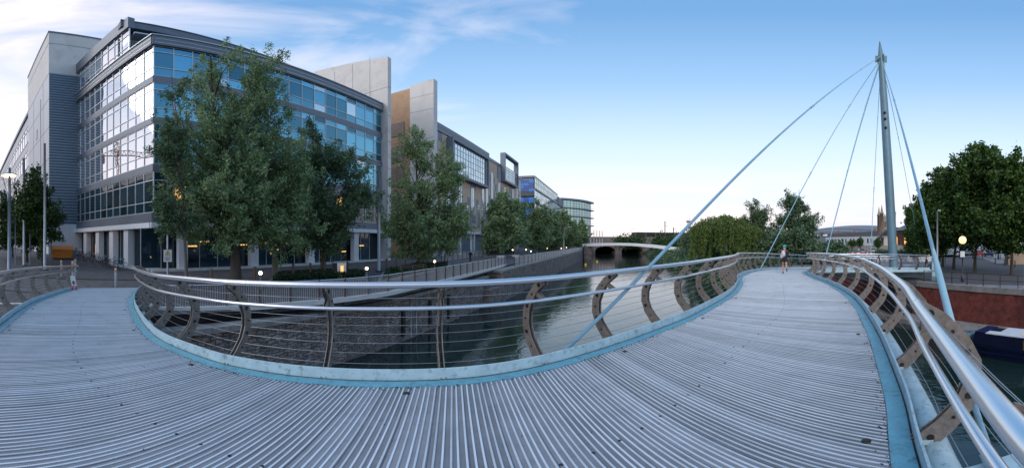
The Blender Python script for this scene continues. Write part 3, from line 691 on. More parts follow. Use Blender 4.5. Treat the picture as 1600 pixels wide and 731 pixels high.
# concrete fin wall at the far end of A
f0=RA+fr_r.d*.1; 
def finwall(par,u,v0,v1,zt0,zt1,th,m_,name='fin_wall',zb=-1.2):
    mb=MB(); a=[UV(u,v0),UV(u,v1),UV(u+th,v1),UV(u+th,v0)]; zt=[zt0,zt1,zt1,zt0]
    vs=[(p.x,p.y,zb) for p in a]+[(p.x,p.y,z) for p,z in zip(a,zt)]
    mb.add(vs,[(0,1,2,3),(7,6,5,4),(0,4,5,1),(1,5,6,2),(2,6,7,3),(3,7,4,0)]); return mb.build(name,m_,par)
uR,vR=uv_of(RA); H=lambda x,y,z:UV(x,y,z)
f1=finwall(A,uR+.15,vR-1.0,vR+14.5,30.0,33.0,.75,M['concrete'])
def joint(par,a,b_,fr=None,m_='slate'): mb=MB(); mb.b2(a,b_,fr=fr); mb.build('panel_joint',M[m_],par)
for v in(vR+2.2,vR+5.6,vR+9.5): joint(f1,(uR+.13,v,23),(uR+.16,v+.06,31),H)
joint(f1,(uR+.13,vR-1,24.6),(uR+.16,vR+14,24.66),H)
for z in(4,8,12,16,20,24.6): joint(f1,(uR+.14,vR-1.02,z),(uR+.88,vR-.99,z+.05),H)
# ---------------- stair tower and far wing beside it
T=thing('stair_tower',(-39.8,11,.2),'pale grey stair tower with blue grey louvred front left of the glass block','building')
xa,xb,ya,yb=-58.0,-42.5,10.0,20.0
mb=MB(); mb.b2((xa,ya,4.0),(xb,yb,25.0)); mb.build('wall',M['greyl'],T)
mb=MB(); mb.b2((xa-.03,ya-.03,25.0),(xb+.03,yb,32.0)); mb.build('upper_wall',M['concrete'],T)
mb=MB(); mb.b2((xa-.1,ya-.1,-1),(xb+.1,yb,4.0)); mb.build('base_wall',M['white'],T)
mb=MB(); mb.b2((xa-.1,ya-.12,32.0),(xb+.12,yb,32.25)); mb.b2((xb+.03,ya-.05,30.0),(xb+.05,yb,30.07)); mb.b2((xa,ya-.06,30.0),(xb+.05,ya-.03,30.07)); mb.build('parapet_trim',M['grey'],T)
mb=MB(); z=4.1
while z<24.8: mb.b2((xb,ya+.02,z),(xb+.08,yb,z+.22)); z+=.38
mb.build('louvres',M['louvre'],T)
mb=MB(); mb.b2((-47.9,ya-.04,5),(-47.5,ya+.05,23)); mb.build('slot_window',M['gl_dark'],T)
for z in(7,12.4,17.5): mb=MB(); mb.b2((-51,ya-.05,z),(-50,ya+.05,z+1.5)); mb.build('window',M['gl_dark'],T)
for z in(8.2,12.5,16.8,21): joint(T,(xa,ya-.02,z),(xb,ya-.0,z+.06),None,'grey')
for x in(-53,-46): joint(T,(x,ya-.02,4),(x+.06,ya-.0,28),None,'grey')
W=thing('office_wing',(-62,9,.2),'far glazed office wing receding behind the stair tower','building')
mb=MB(); mb.b2((-120,10.4,-1),(-58.2,22,25.0)); mb.build('wall',M['greyl'],W)
frw=FR(Vector((-58.3,10.38,0)),Vector((-118,10.38,0)),-1)
for z in(1.0,5.8,10.5,15.2,19.9): ribbon(W,frw,0.5,55,z,z+3.2,2.6,'gl_side',(z+2.3,),seed=3,mw=.12)
mb=MB(); mb.b2((-120,10.1,25.0),(-58.2,22,25.6)); mb.build('roof_edge',M['grey'],W)
# ---------------- tan office block (B)
B=thing('tan_office_block',UV(52,30,-1),'tan and slate clad office block with big framed windows beyond the glass block','building')
uB0,uB1,vB=51.6,108.5,29.7; zB=22.2
frB=FR(UV(uB0,vB),UV(uB1,vB),1); H=lambda x,y,z:UV(x,y,z)
mb=MB(); mb.b2((uB0+.3,vB+.3,-1.2),(uB1,vB+30,zB-.3),fr=H); mb.build('core',M['slate'],B)
mb=MB(); rnd=random.Random(5); cw=1.55; rh=1.80
def hole(s,z):
    if 4.9<s<23.7 and 14.4<z<21.6: return True
    if z>22: return True
    return False
ncol=int((uB1-uB0)/cw)
for i in range(ncol):
    run=0
    for j in range(10):
        z0=4.0+j*rh; s0=i*cw
        if hole(s0+cw/2,z0+rh/2): continue
        k=1 if (math.sin(i*2.3+j*1.9)+rnd.uniform(-1,1))>.55 else 0
        mb.b2((s0+.012,-.02,z0+.012),(s0+cw-.012,.05+.006*k,z0+rh-.012),k,fr=frB)
mb.build('cladding',[M['tan'],M['slate']],B)
mb=MB(); mb.b2((0,-.3,22.0),(26.5,.25,23.6),fr=frB); mb.b2((26.5,-.3,22.0),(frB.len,.2,22.7),fr=frB); mb.b2((0,.25,22.8),(26.5,.28,22.9),fr=frB); mb.build('roof_band',M['grey'],B)
wi=[(2,2,5),(4.5,6.5,4.5),(8,3,5),(9.8,7.5,4.5),(13,2.5,5),(16,6,5.5),(19.4,3,5),(22,7,5.5),(24.6,4,11),(24.8,16.2,3.5),(28,2.5,5),(28.2,9.5,7.8),(31.2,5,6),(33.6,9,9.8),(37,3,5),(38.5,9,6),(41.5,6,6.5),(44.5,2.5,6),(46,10,5.5),(50.8,4,6),(50.6,12.5,7),(53.8,9,5.5),(53.6,15.8,4)]
for k,(a,z,h) in enumerate(wi):
    o=ribbon(B,frB,a,a+1.5,z+2,min(z+2+h,23.3),.75,'gl_pale',(z+2+h*.5,),depth=.09,name='window',mw=.06,seed=k)
for nm,(a,b_,z0,z1,bay) in {'framed':(5.4,23.3,14.8,21.2,1.28),'hoop':(36.2,48.2,18.6,22.6,1.3)}.items():
    o=ribbon(B,frB,a,b_,z0,z1,bay,'gl_pale',tuple(z0+(z1-z0)*q/5 for q in range(1,5)),depth=.75,name='framed_window',mw=.08)
    mb=MB(); top=z1 if nm=='framed' else 25.6
    for s0,s1,y0,y1 in((a-.5,a,z0-.5,top+.5),(b_,b_+.5,z0-.5,top+.5),(a,b_,z0-.5,z0),(a,b_,top,top+.5)): mb.b2((s0,-.1,y0),(s1,1.3,y1),fr=frB)
    mb.build('window_frame',M['louvre' if nm=='x' else 'slate'],o)
ribbon(B,frB,0,frB.len,-1.1,3.4,2.2,'gl_dark',(),depth=-.8,name='shopfront',warm=0)
for a,z,w_,h in((7,-.6,1.6,1.6),(10.5,.4,1.2,1.4),(20,1.5,1.8,.5),(26,.2,1.2,1.8),(33,.4,1,2),(43,.6,1.2,2),(47,.2,1,2.2)):
    mb=MB(); mb.b2((a,-.76,z),(a+w_*.5,-.74,z+h),fr=frB); mb.build('lit_window',M['lit'],B)
mb=MB(); mb.b2((0,-.9,3.4),(frB.len,.6,4.0),fr=frB); mb.build('canopy',M['white'],B)
for a in range(3,54,7): mb=MB(); mb.b2((a,-.3,-1.2),(a+.6,.3,3.4),fr=frB); mb.build('column',M['white'],B)
# side wall with timber and concrete
uS=uB0-.4
finwall(B,uS-.6,vB-.6,vB+4.2,31.6,31.3,1.3,M['concrete'])
mb=MB(); mb.b2((uS-.3,vB+4.2,-1.2),(uS+.3,vB+13,30.9),fr=H); mb.build('timber_wall',M['timber'],B)
mb=MB(); z=-1
while z<30.6:
    mb.b2((uS-.33,vB+4.25,z),(uS-.30,vB+13,z+.10),fr=H); z+=.32
mb.build('timber_battens',M['timber'],B)
for zz_ in((3,6.5),(7.5,11),(12,15.5),(16.5,19.5),(21.5,24.3)):
    mb=MB(); mb.b2((uS-.42,vB+5.6,zz_[0]),(uS-.34,vB+12.6,zz_[1]),fr=H); o=mb.build('louvre_window',M['slate'],B)
    mb=MB(); z=zz_[0]+.15
    while z<zz_[1]: mb.b2((uS-.5,vB+5.6,z),(uS-.42,vB+12.6,z+.14),fr=H); z+=.34
    mb.build('louvre_slats',M['timber'],o)
for z in(5,10,15,20,25.5,28.5): joint(B,(uS-.62,vB-.6,z),(uS-.6,vB+4.2,z+.05),H)
# ---------------- blue and white office (C)
Cc=thing('blue_panel_office',UV(128,30,-1),'office block with bright blue side panels and long glazed top floor further down the quay','building')
uC0,uC1,vC=127,198,29.9; frC=FR(UV(uC0,vC),UV(uC1,vC),1)
mb=MB(); mb.b2((uC0+.3,vC+.3,-1),(uC1,vC+16,26.6),fr=H); mb.build('core',M['slate'],Cc)
mb=MB(); mb.b2((uC0-.2,vC-.3,26.4),(uC1-18,vC+16,27.1),fr=H); mb.b2((uC0+8,vC+2.5,27.1),(uC1-30,vC+14,28.8),fr=H); mb.build('roof',M['slate'],Cc)
ribbon(Cc,frC,0,53,22.4,26.4,3.2,'gl_green',(24.4,),depth=.35,mw=.2)
ribbon(Cc,frC,0,20,17.2,21.6,2.6,'gl_pale',(19.4,),depth=.25,mw=.16); ribbon(Cc,frC,20,70,17.2,21.6,3.2,'gl_pale',(18.8,20.2),depth=.25,mw=.16)
for z in(3.6,8.2,12.6): ribbon(Cc,frC,0,70,z,z+4.0,3.2,'gl_pale',(z+2,),depth=.25,mw=.16)
mb=MB()
for z in(21.6,16.6,12.0,7.6): mb.b2((-.1,-.1,z),(70,.6,z+.6),fr=frC)
mb.b2((53,-.1,21.6),(71,.8,25.6),fr=frC); mb.build('floor_band',M['slate'],Cc)
rnd=random.Random(11)
frCs=FR(UV(uC0,vC+8),UV(uC0,vC),1)
for z in np.arange(3,25.5,2.25):
    lab=int(z)
    if int((z-3)/2.25)%2==1 and z<22:
        mb=MB(); mb.b2((0,-.1,z),(8,.1,z+2.2),fr=frCs); mb.build('window',M['gl_dark'],Cc)
    else:
        mb=MB()
        for q in range(4):
            for h_ in(0,1.12): mb.b2((q*2+.02,-.1,z+h_),(q*2+1.98,.25+.03*((q+lab)%2),z+h_+1.08),rnd.randint(0,1),fr=frCs)
        mb.build('blue_spandrel',[M['blueA'],M['blueB']],Cc)
# ---------------- curved balcony building (D)
D=thing('curved_balcony_block',P(905,215,-1),'distant curved office block with dark overhanging balcony slabs at the end of the trees','building')
def arcpts(r_off):
    a,b_=P(874,205),P(923,228); mid=(a+b_)/2; n=Vector((b_.y-a.y,-(b_.x-a.x),0)).normalized(); out=[]
    for i in range(13):
        t_=i/12; p=a.lerp(b_,t_); out.append(p+n*(math.sin(PI*t_)*3+r_off))
    return out,n
pin,n=arcpts(0); pback=[p-n*22 for p in pin][::-1]
pout,n=arcpts(1.8); pout[-1]=pout[-1]+(pout[-1]-pout[-2]).normalized()*2.2
z=2; lev=0
while z<26.5:
    mb=MB(); mb.prism([(p.x,p.y) for p in pout+pback],z,z+.55); mb.build('balcony_slab',M['slate'],D)
    mb=MB()
    for i in range(12):
        for k in range(2):
            a=pin[i].lerp(pin[i+1],k/2);b_=pin[i].lerp(pin[i+1],(k+1)/2); mb.quad((a.x,a.y,z+.55),(b_.x,b_.y,z+.55),(b_.x,b_.y,z+5.0),(a.x,a.y,z+5.0))
    a,b_=pin[-1],pback[0]; mb.quad((a.x,a.y,z+.55),(b_.x,b_.y,z+.55),(b_.x,b_.y,z+5.0),(a.x,a.y,z+5.0))
    g_=mb.build('ribbon_window',M['gl_green'],D)
    mb=MB()
    for i in range(13): mb.b2((-.1,-.1,z+.55),(.1,.1,z+5),fr=lambda x,y,zz,p=pin[i]:Vector((p.x+x,p.y+y,zz)))
    mb.tube([(p.x,p.y,z+3.2) for p in pin],.08,4); mb.tube([(p.x,p.y,z+1.6) for p in pout],.05,4); mb.build('mullions',M['slate'],g_)
    z+=5.0
mb=MB(); mb.prism([(p.x,p.y) for p in pout+pback],27,28.0); mb.build('roof_slab',M['slate'],D)
# brick warehouse at the end of the left street
E_=thing('brick_warehouse',(-150,25,.2),'old red brick building at the end of the street behind the left lamp','building')
mb=MB(); mb.b2((-190,8,-1),(-132,60,19)); mb.build('wall',M['farbrick'],E_)
for y in np.arange(9,58,4.2):
    for z in(2,6,10,14): mb=MB(); mb.b2((-132.02,y,z),(-131.9,y+1.5,z+2.3)); mb.build('window',M['gl_dark'],E_)
mb=MB(); mb.b2((-190,7.5,19),(-131.5,60,19.6)); mb.b2((-190,8,19.6),(-134,60,22)); mb.build('roof',M['slateroof'],E_)
# ---------------- things beyond the picture's left edge, met only as reflections in the glass
RB=thing('reflected_office',(-100,-45,0),'dark office block across the street seen mirrored in the lower glass','building')
mb=MB(); mb.b2((-150,-62,-1),(-52,-32,21)); mb.build('wall',M['slate'],RB)
mb=MB(); mb.b2((-150,-32,1.5),(-52,-31.9,18)); mb.build('ribbon_window',M['gl_dark'],RB)
CRN=thing('tower_crane',(-116,-42,0),'tower crane seen mirrored in the glass left of the corner','crane')
mb=MB()
for dx in(-1,1):
    for dy in(-1,1): mb.bar((-116+dx*.7,-42+dy*.7,0),(-116+dx*.7,-42+dy*.7,41),.22,.22)
for k in range(20):
    z=k*2.1; s_=1 if k%2 else -1
    mb.bar((-116-s_*.7,-41.3,z),(-116+s_*.7,-41.3,z+2.1),.16,.16); mb.bar((-115.3,-42-s_*.7,z),(-115.3,-42+s_*.7,z+2.1),.16,.16)
mb.build('tower',M['terracotta'],CRN)
mb=MB()
c0=Vector((-116,-42,36.5)); jd=Vector((.559,-.83,0)).normalized()
mb.bar(c0-jd*8,c0+jd*26,.4,.4); mb.bar(c0-jd*4+Vector((0,0,2)),c0+jd*25+Vector((0,0,1.6)),.25,.25)
for k in range(17): p=c0+jd*(k*1.6-3); mb.bar(p,p+jd*.8+Vector((0,0,1.8)),.18,.18); mb.bar(p+jd*1.6,p+jd*.8+Vector((0,0,1.8)),.18,.18)
mb.bar(c0-jd*8+Vector((0,0,-1.5)),c0-jd*5+Vector((0,0,-1.5)),1.6,3.5); mb.build('jib',M['terracotta'],CRN)
# ---------------- far bridge, viaduct, mast, station
FBp=[P(914,140),P(1074,128)]
fb=thing('arched_footbridge',P(990,133,-1),'low white arched bridge crossing the river in the distance','bridge')
mb=MB(); a,b_=FBp; n=24; pr=[]
for i in range(n+1):
    t_=i/n; p=a.lerp(b_,t_); pr.append((p,.95+3.0*t_-4.95*t_*t_,.95+.25*abs(2*t_-1)))
dn=Vector((-(b_-a).y,(b_-a).x,0)).normalized()
for (w0,w1,dz0) in((-2.5,2.5,0),):
    vs=[]
    for p,z,th in pr:
        for q,zz_ in((w0,z-th),(w0,z),(w1,z),(w1,z-th)): vs.append(p+dn*q+Vector((0,0,zz_)))
    mb.add(vs,[(i*4+j,(i+1)*4+j,(i+1)*4+(j+1)%4,i*4+(j+1)%4) for i in range(n) for j in range(4)])
mb.build('span',M['white'],fb)
mb=MB(); mb.b2((-1.5,-2,WATER-.5),(1.5,2,.4),fr=lambda x,y,z:P(917,139)+Vector((x,y,z))); mb.build('abutment',M['stone'],fb)
vd=thing('rail_viaduct',P(970,200,-4),'dark stone railway viaduct with arches over the river beyond the white bridge','viaduct')
va,vb=P(925,190),P(1200,240); frV=FR(va,vb,1)
mb=MB(); mb.b2((-40,-9,-.2),(frV.len,0,4.6),fr=frV)
s=0.0
for a in(0,15,31,47,60): mb.b2((a-1.8,-60,WATER-.5),(a+1.8,-.02,-.2),fr=frV)  # piers run far behind the deck, an added depth that darkens the openings
# arch heads, carried back as deep as the piers
for a0,a1 in((0,15),(15,31),(31,47),(47,60)):
    c_=(a0+a1)/2; hw=(a1-a0)/2-1.8
    for k in range(10):
        t0=PI*k/10; t1=PI*(k+1)/10
        x0,x1=c_-hw*math.cos(t0),c_-hw*math.cos(t1); zt=-3.2+2.6*math.sin((t0+t1)/2); mb.b2((x0,-60,zt),(x1,-.04,-.2),fr=frV)
mb.b2((60,-9,-6),(frV.len,0,-.2),fr=frV); mb.b2((-40,-9,-6),(-1.8,0,-.2),fr=frV)
mb.build('arches',M['stone'],vd)
mb=MB(); mb.b2((25,-8.6,4.6),(frV.len,-.3,7.3),fr=frV); mb.build('parapet',M['dark'],vd)
mb=MB(); k=25
while k<frV.len: mb=MB(); mb.b2((k,-.35,4.6),(k+.3,-.2,7.3),fr=frV); mb.build('parapet_post',M['slate'],vd); k+=6
for a,h in((44,14),(49.5,10.5)):
    pc=frV(a,-3,7.3); mb=MB(); mb.tube([pc,pc+Vector((0,0,h-7.3))],.25,6); mb.bar(pc+Vector((-.2,0,(h-7.3)*.6)),pc+Vector((2,.4,(h-7.3)*.6)),.15,.15); tag(mb.build('signal_post',M['black'],None,pc),'taller dark signal post on the viaduct' if h>12 else 'shorter dark signal post on the viaduct right of the taller one','signal post')
# station group
def cx(px,d,z=0): return P(px,d,z)
S1=thing('white_terrace',P(1330,190,-2),'long white two storey building with paired windows below the station roof','building')
wa,wb=P(1290,215),P(1371,168); frS=FR(wa,wb,1)
mb=MB(); mb.b2((0,-9,-4.5),(frS.len,0,4.8),fr=frS); mb.build('wall',M['white'],S1)
mb=MB(); mb.b2((-.4,-9.3,4.8),(frS.len+.4,.3,5.2),fr=frS); mb.b2((.4,-8,5.2),(frS.len-.4,-1,7.0),fr=frS); mb.build('roof',M['slateroof'],S1)
k=0
while k<13:
    a=2.2+k*frS.len/13.2+(1.2 if k%2 else 2.2)
    for z in(1.2,): mb=MB(); mb.b2((a,-.02,z),(a+1.3,.06,z+2.3),fr=frS); mb.build('window',M['gl_dark'],S1)
    k+=1
for a in(8,26,46,58):
    mb=MB(); mb.b2((a,-5,6.0),(a+1.3,-4.2,8.2),fr=frS)
    for q in(0,.45,.9): mb.lathe(frS(a+.2+q,-4.6,8.2),[(.13,0),(.11,.55),(0,.55)],6)
    mb.build('chimney',M['terracotta'],S1)
S2=thing('station_train_shed',P(1320,260,-2),'long grey curved train shed roof behind the white terrace','train station')
ta,tb=P(1262,330),P(1375,225); frT=FR(ta,tb,1); mb=MB(); n=22
vs=[]
for i in range(n+1):
    t_=i/n; hz=15.2+1.2*math.sin(PI*t_)-3.6*t_*t_
    for off,z in((2,hz-8),(1,hz-5.2),(-3,hz-2.8),(-10,hz-.9),(-18,hz),(-30,hz-1),(-40,hz-6)): p=frT(frT.len*t_,off,z); vs.append(p)
mb.add(vs,[(i*7+j,(i+1)*7+j,(i+1)*7+j+1,i*7+j+1) for i in range(n) for j in range(6)]); mb.build('roof',M['glassroof'],S2)
mb=MB(); mb.b2((0,-38,-4),(frT.len,1.5,7),fr=frT); mb.build('wall',M['slate'],S2)
mb=MB()
for i in range(n):
    t0=i/n;t1=(i+1)/n
    for off,dz in((1.2,-5.1),(-2.9,-2.6)):
        h0=15.2+1.2*math.sin(PI*t0)-3.6*t0*t0;h1=15.2+1.2*math.sin(PI*t1)-3.6*t1*t1; mb.bar(frT(frT.len*t0,off,h0+dz),frT(frT.len*t1,off,h1+dz),.5,.45)
mb.build('gutter',M['greyl'],S2)
S3=thing('gothic_clock_tower',P(1384,225,-2),'gothic stone clock tower with corner turrets and spires beyond the bridge mast','tower')
tc_=P(1385,222); rz=-az(1385)+.25
mb=MB(); mb.box((tc_.x,tc_.y,6),(8.0,8.0,24),rz); mb.build('wall',M['gothic'],S3)
def loc_(dx,dy): return tc_.x+dx*math.cos(rz)-dy*math.sin(rz), tc_.y+dx*math.sin(rz)+dy*math.cos(rz)
for dx,dy,h in((-4,-4,19.5),(4,-4,20),(-4,4,19),(4,4,19.5)):
    x,y=loc_(dx,dy); mb=MB(); mb.lathe((x,y,0),[(1.15,-4),(1.15,h),(1.4,h),(1.4,h+.6),(1.0,h+.6),(.5,h+3.2),(.05,h+6)],8); mb.build('turret',M['gothic'],S3)
for dx in(-1.8,1.8):
    for z in(8,12.8):
        x,y=loc_(dx,-4.05); mb=MB(); mb.box((x,y,z),(1.2,.12,3.4),rz); mb.build('window',M['gl_dark'],S3)
mb=MB(); 
for k in range(-3,4):
    for sg in(-1,1):
        x,y=loc_(k*1.05,sg*4); mb.box((x,y,18.6),(.55,.4,1.2),rz)
        x,y=loc_(sg*4,k*1.05); mb.box((x,y,18.6),(.4,.55,1.2),rz)
mb.build('battlement',M['gothic'],S3)
S4=thing('brick_station_front',P(1410,170,-2),'red brick station building with lit arched windows right of the bridge mast','building')
sa,sb=P(1397,172),P(1440,150); frQ=FR(sa,sb,1)
mb=MB(); mb.b2((0,-14,-4),(frQ.len,0,7.2),fr=frQ); mb.build('wall',M['farbrick'],S4)
mb=MB(); vs=[frQ(-1,.8,7.2),frQ(frQ.len,.8,7.2),frQ(frQ.len,-7,10.5),frQ(-1,-7,10.5),frQ(-1,-15,7.2),frQ(frQ.len,-15,7.2)]; mb.add(vs,[(0,1,2,3),(3,2,5,4),(0,3,4),(1,5,2),(0,4,5,1)]); mb.build('roof',M['slateroof'],S4)
mb=MB(); mb.b2((-.2,-.1,5.9),(frQ.len,.3,6.3),fr=frQ); mb.b2((-.2,-.1,.2),(frQ.len,.25,.5),fr=frQ); mb.build('string_course',M['gothic'],S4)
for k in range(5):
    a=1.6+k*4.4; mb=MB(); vs=[frQ(a,.08,-2),frQ(a+2,.08,-2)]+[frQ(a+1+1.0*math.cos(PI*j/8),.08,3.4+1.0*math.sin(PI*j/8)) for j in range(9)]; mb.add(vs,[tuple(range(len(vs)))]); mb.build('arched_window',M['gl_dark'] if k%2 else M['lit'],S4)
mb=MB(); vs=[P(1371,160,3.6),P(1396,150,9.5),P(1397,165,9.5),P(1374,176,3.6)]; vs2=[v-Vector((0,0,.5)) for v in vs]; mb.add(vs+vs2,[(0,1,2,3),(7,6,5,4),(0,4,5,1),(1,5,6,2),(2,6,7,3),(3,7,4,0)]); 
mb.b2((-1,-1,-3),(0,0,4),fr=lambda x,y,z:P(1378,165)+Vector((x,y,z))); mb.b2((-1,-1,-3),(0,0,6.5),fr=lambda x,y,z:P(1390,158)+Vector((x,y,z))); mb.build('entrance_canopy',M['slateroof'],S4)
#SECTION trees
def leafmesh(name,pos,size,mats,parent,rnd,asp=.4,droop=.25,updir=None,tri=False):
    """many leaf-sized faces, one per position"""
    n=len(pos); r=rnd
    d=r.normal(size=(n,3)); d[:,2]-=droop; d/=np.linalg.norm(d,axis=1)[:,None]
    q=r.normal(size=(n,3)); wv=np.cross(d,q); wv/=np.linalg.norm(wv,axis=1)[:,None]
    s=(size*(.6+.8*r.random(n)))[:,None]
    a=pos-d*s*.5; b_=pos+d*s*.5; c=pos+wv*s*asp*.5; e_=pos-wv*s*asp*.5
    v=np.stack([a,c,b_,e_],axis=1).reshape(-1,3)
    o_=np.array(ORG[parent.name]); v=v-o_
    me=bpy.data.meshes.new(name); me.vertices.add(4*n); me.vertices.foreach_set('co',v.astype(np.float32).ravel())
    me.loops.add(4*n); me.loops.foreach_set('vertex_index',np.arange(4*n,dtype=np.int32))
    me.polygons.add(n); me.polygons.foreach_set('loop_start',np.arange(0,4*n,4,dtype=np.int32)); me.polygons.foreach_set('loop_total',np.full(n,4,dtype=np.int32))
    me.materials.append(mats); me.update(calc_edges=True)
    ob=bpy.data.objects.new(name,me); COL.objects.link(ob); ob.parent=parent; ORG[ob.name]=ORG[parent.name].copy(); return ob
def tree(name,base,lobes,label,leaf,bark,trunk_r,nl,size,group=None,seed=1,clump=.7,ncl=160,asp=.38,droop=.3,stems=1,cat='tree',shell=.45,twigs=True,fork=.28):
    """lobes: list of (dx,dy,zc,rx,ry,rz) relative to base (zc height above the ground)"""
    rr=np.random.default_rng(seed); rnd=random.Random(seed); base=Vector(base); T_=thing(name,base,label,cat,group)
    vol=np.array([l[3]*l[4]*l[5] for l in lobes])**.75; vol/=vol.sum()
    cl_=[]
    nlimb=max(12,ncl//6)
    for k in range(nlimb):
        l=lobes[rr.choice(len(lobes),p=vol)]
        d=rr.normal(size=3); d[2]*=.8; d/=np.linalg.norm(d); rad=.75+.42*rr.random()
        tip=np.array([l[0]+d[0]*rad*l[3],l[1]+d[1]*rad*l[4],l[2]+d[2]*rad*l[5]]); ctr=np.array([l[0]*.9,l[1]*.9,l[2]-l[5]*.35])
        for j in range(6):
            f_=.25+.75*(j+rr.random())/6; c=ctr+(tip-ctr)*f_; w_=np.linalg.norm(tip-ctr)*.26*(1.15-f_*.6); c=c+rr.normal(size=3)*w_*.6
            ax=(tip-ctr); ax=ax/np.linalg.norm(ax)+np.array([0,0,.45])+rr.normal(size=3)*.35; ax/=np.linalg.norm(ax)
            cl_.append((c,clump*(.5+.9*rr.random()),ax))
    per=nl//len(cl_); P_=[]
    for c,r_,ax in cl_:
        m_=int(per*(r_/clump)**1.5)+6
        t_=rr.random(m_)**.8; q=rr.normal(size=(m_,3))*(r_*.36)*(1.15-.75*t_)[:,None]+ax*(t_*r_*2.0-r_*.7)[:,None]; q[:,2]-=droop*.25*t_*t_*r_; P_.append(c+q)
    P_=np.concatenate(P_); P_=P_[P_[:,2]>.6]; P_+=np.array(base)
    leafmesh('crown',P_,size,leaf,T_,rr,asp,droop)
    # trunk and limbs
    mb=MB(); top=max(l[2]+l[5]*.55 for l in lobes); 
    main=max(lobes,key=lambda l:l[2]+l[5])
    hf=top*fork
    for s_ in range(stems):
        ang=2*PI*s_/max(1,stems)+rnd.random(); lean=.0 if stems==1 else .10
        pts=[];rs=[]
        for i in range(9):
            t_=i/8; tt=t_*top; k=sstep(t_)
            x=main[0]*k+lean*tt*math.cos(ang)+.10*math.sin(t_*7+s_+seed)*t_*1.5; y=main[1]*k+lean*tt*math.sin(ang)+.10*math.cos(t_*6+s_*2+seed)*t_*1.5
            pts.append(base+Vector((x,y,tt-.25))); rs.append(trunk_r*(1.25 if i==0 else 1)*(1-.88*t_)*(.7 if stems>1 else 1))
        mb.tube(pts,rs,9)
    for i,(c,r_,ax) in enumerate(cl_):
        if i%4: continue
        if i>520: break
        c=Vector(c.tolist()); h0=max(hf*.8,min(top*.92,c.z-math.hypot(c.x,c.y)*.9-.3)); k=sstep(h0/top)
        a=base+Vector((main[0]*k,main[1]*k,h0-.25)); b_=base+c; mid=a.lerp(b_,.5)+Vector((rnd.uniform(-.2,.2),rnd.uniform(-.2,.2),.25+.1*(b_-a).length))
        r0=trunk_r*(.34*(1-.75*h0/top)+.03); mb.tube([a,mid,b_],[r0,r0*.6,r0*.15],5,cap=False)
    mb.build('trunk',bark,T_); return T_
gq='tall feathery willow-like trees in a row on the left quay'
def tb(px,d): p=P(px,d); return (p.x,p.y,ground_left(p.x,p.y))
def lob(base,specs,d):
    """crown lobes from (px centre, y centre, half width px, half height px) at distance d"""
    out=[]; bx,by,bz=base
    for px,y,hw,hh in specs:
        p=P(px,d); z=EYE+el(y)*d; zt=EYE+el(y-hh)*d; zb=EYE+el(min(y+hh,HOR+60))*d
        r_=hw/F*d; out.append((p.x-bx,p.y-by,(zt+zb)/2-bz,r_,r_,(zt-zb)/2))
    return out
b0=tb(369,22.5)
tree('willow_tree',b0,lob(b0,[(325,112,55,48),(335,190,72,62),(350,290,85,70),(350,345,85,50),(300,250,52,70),(395,330,60,60),(365,230,50,70)],22.5),'tallest feathery tree on the quay, with the thickest trunk',M['leafW'],M['bark'],.34,76000,.19,gq,1,.58,780)
b0=tb(430,24)
tree('willow_tree',b0,lob(b0,[(412,122,38,44),(415,185,55,58),(430,250,52,60),(440,330,55,62),(462,290,32,70)],24),'second tall feathery tree with a narrow pointed top, right of the tallest one',M['leafW'],M['barkp'],.2,52000,.19,gq,2,.6,560)
b0=tb(292,20.5)
tree('birch_tree',b0,lob(b0,[(272,140,26,45),(262,215,26,40),(290,290,28,45),(262,240,22,30),(275,335,30,40)],20.5),'thin sparse tree with slender pale trunk in front of the corner of the glass block',M['leafD'],M['barkp'],.11,13000,.18,None,3,.55,170)
b0=tb(505,27.5)
tree('willow_tree',b0,lob(b0,[(497,205,20,28),(510,250,36,40),(540,275,38,45),(520,330,55,55),(560,300,28,45),(500,375,45,30),(478,320,20,60)],27.5),'third feathery quay tree, lower and darker, before the right part of the glass block',M['leafD'],M['bark'],.2,46000,.21,gq,4,.62,560)
b0=tb(655,36)
tree('willow_tree',b0,lob(b0,[(652,235,30,30),(640,275,36,40),(690,275,35,42),(665,330,58,50),(622,350,30,40),(710,350,28,40),(665,375,60,28)],36),'broad feathery tree on the quay in front of the timber and tan office block',M['leafW'],M['bark'],.27,56000,.25,gq,5,.8,600)
# row of rounder trees further down the quay
gr_='rounder trees along the far part of the left quay'
specs=[(778,62,785,350,27,45,'nearest of the rounder quay trees, wide crown left of the far row'),(800,78,806,356,20,38,'rounder quay tree overlapped by the nearest one, just to its right'),(842,96,842,356,23,38,'rounder quay tree standing before the blue panel office'),(862,108,863,362,17,33,'rounder quay tree right of the blue panels in the far row'),(884,126,884,360,18,36,'rounder quay tree next to the tall street light, second from the end'),(908,150,906,368,16,25,'last and smallest tree of the far quay row, below the curved balconies')]
for i,(pt,d,px,y,hw,hh,lb) in enumerate(specs):
    b0=tb(pt,d); s_=[(px,y,hw*.8,hh*.85),(px-hw*.45,y+hh*.3,hw*.6,hh*.6),(px+hw*.45,y+hh*.3,hw*.6,hh*.6),(px+hw*.1,y-hh*.45,hw*.5,hh*.55),(px-hw*.2,y-hh*.2,hw*.55,hh*.5)]
    tree('willow_tree',b0,lob(b0,s_,d),lb,M['leafW'],M['bark'],.25,22000,.42+.002*d,gr_,20+i,1.3,260)
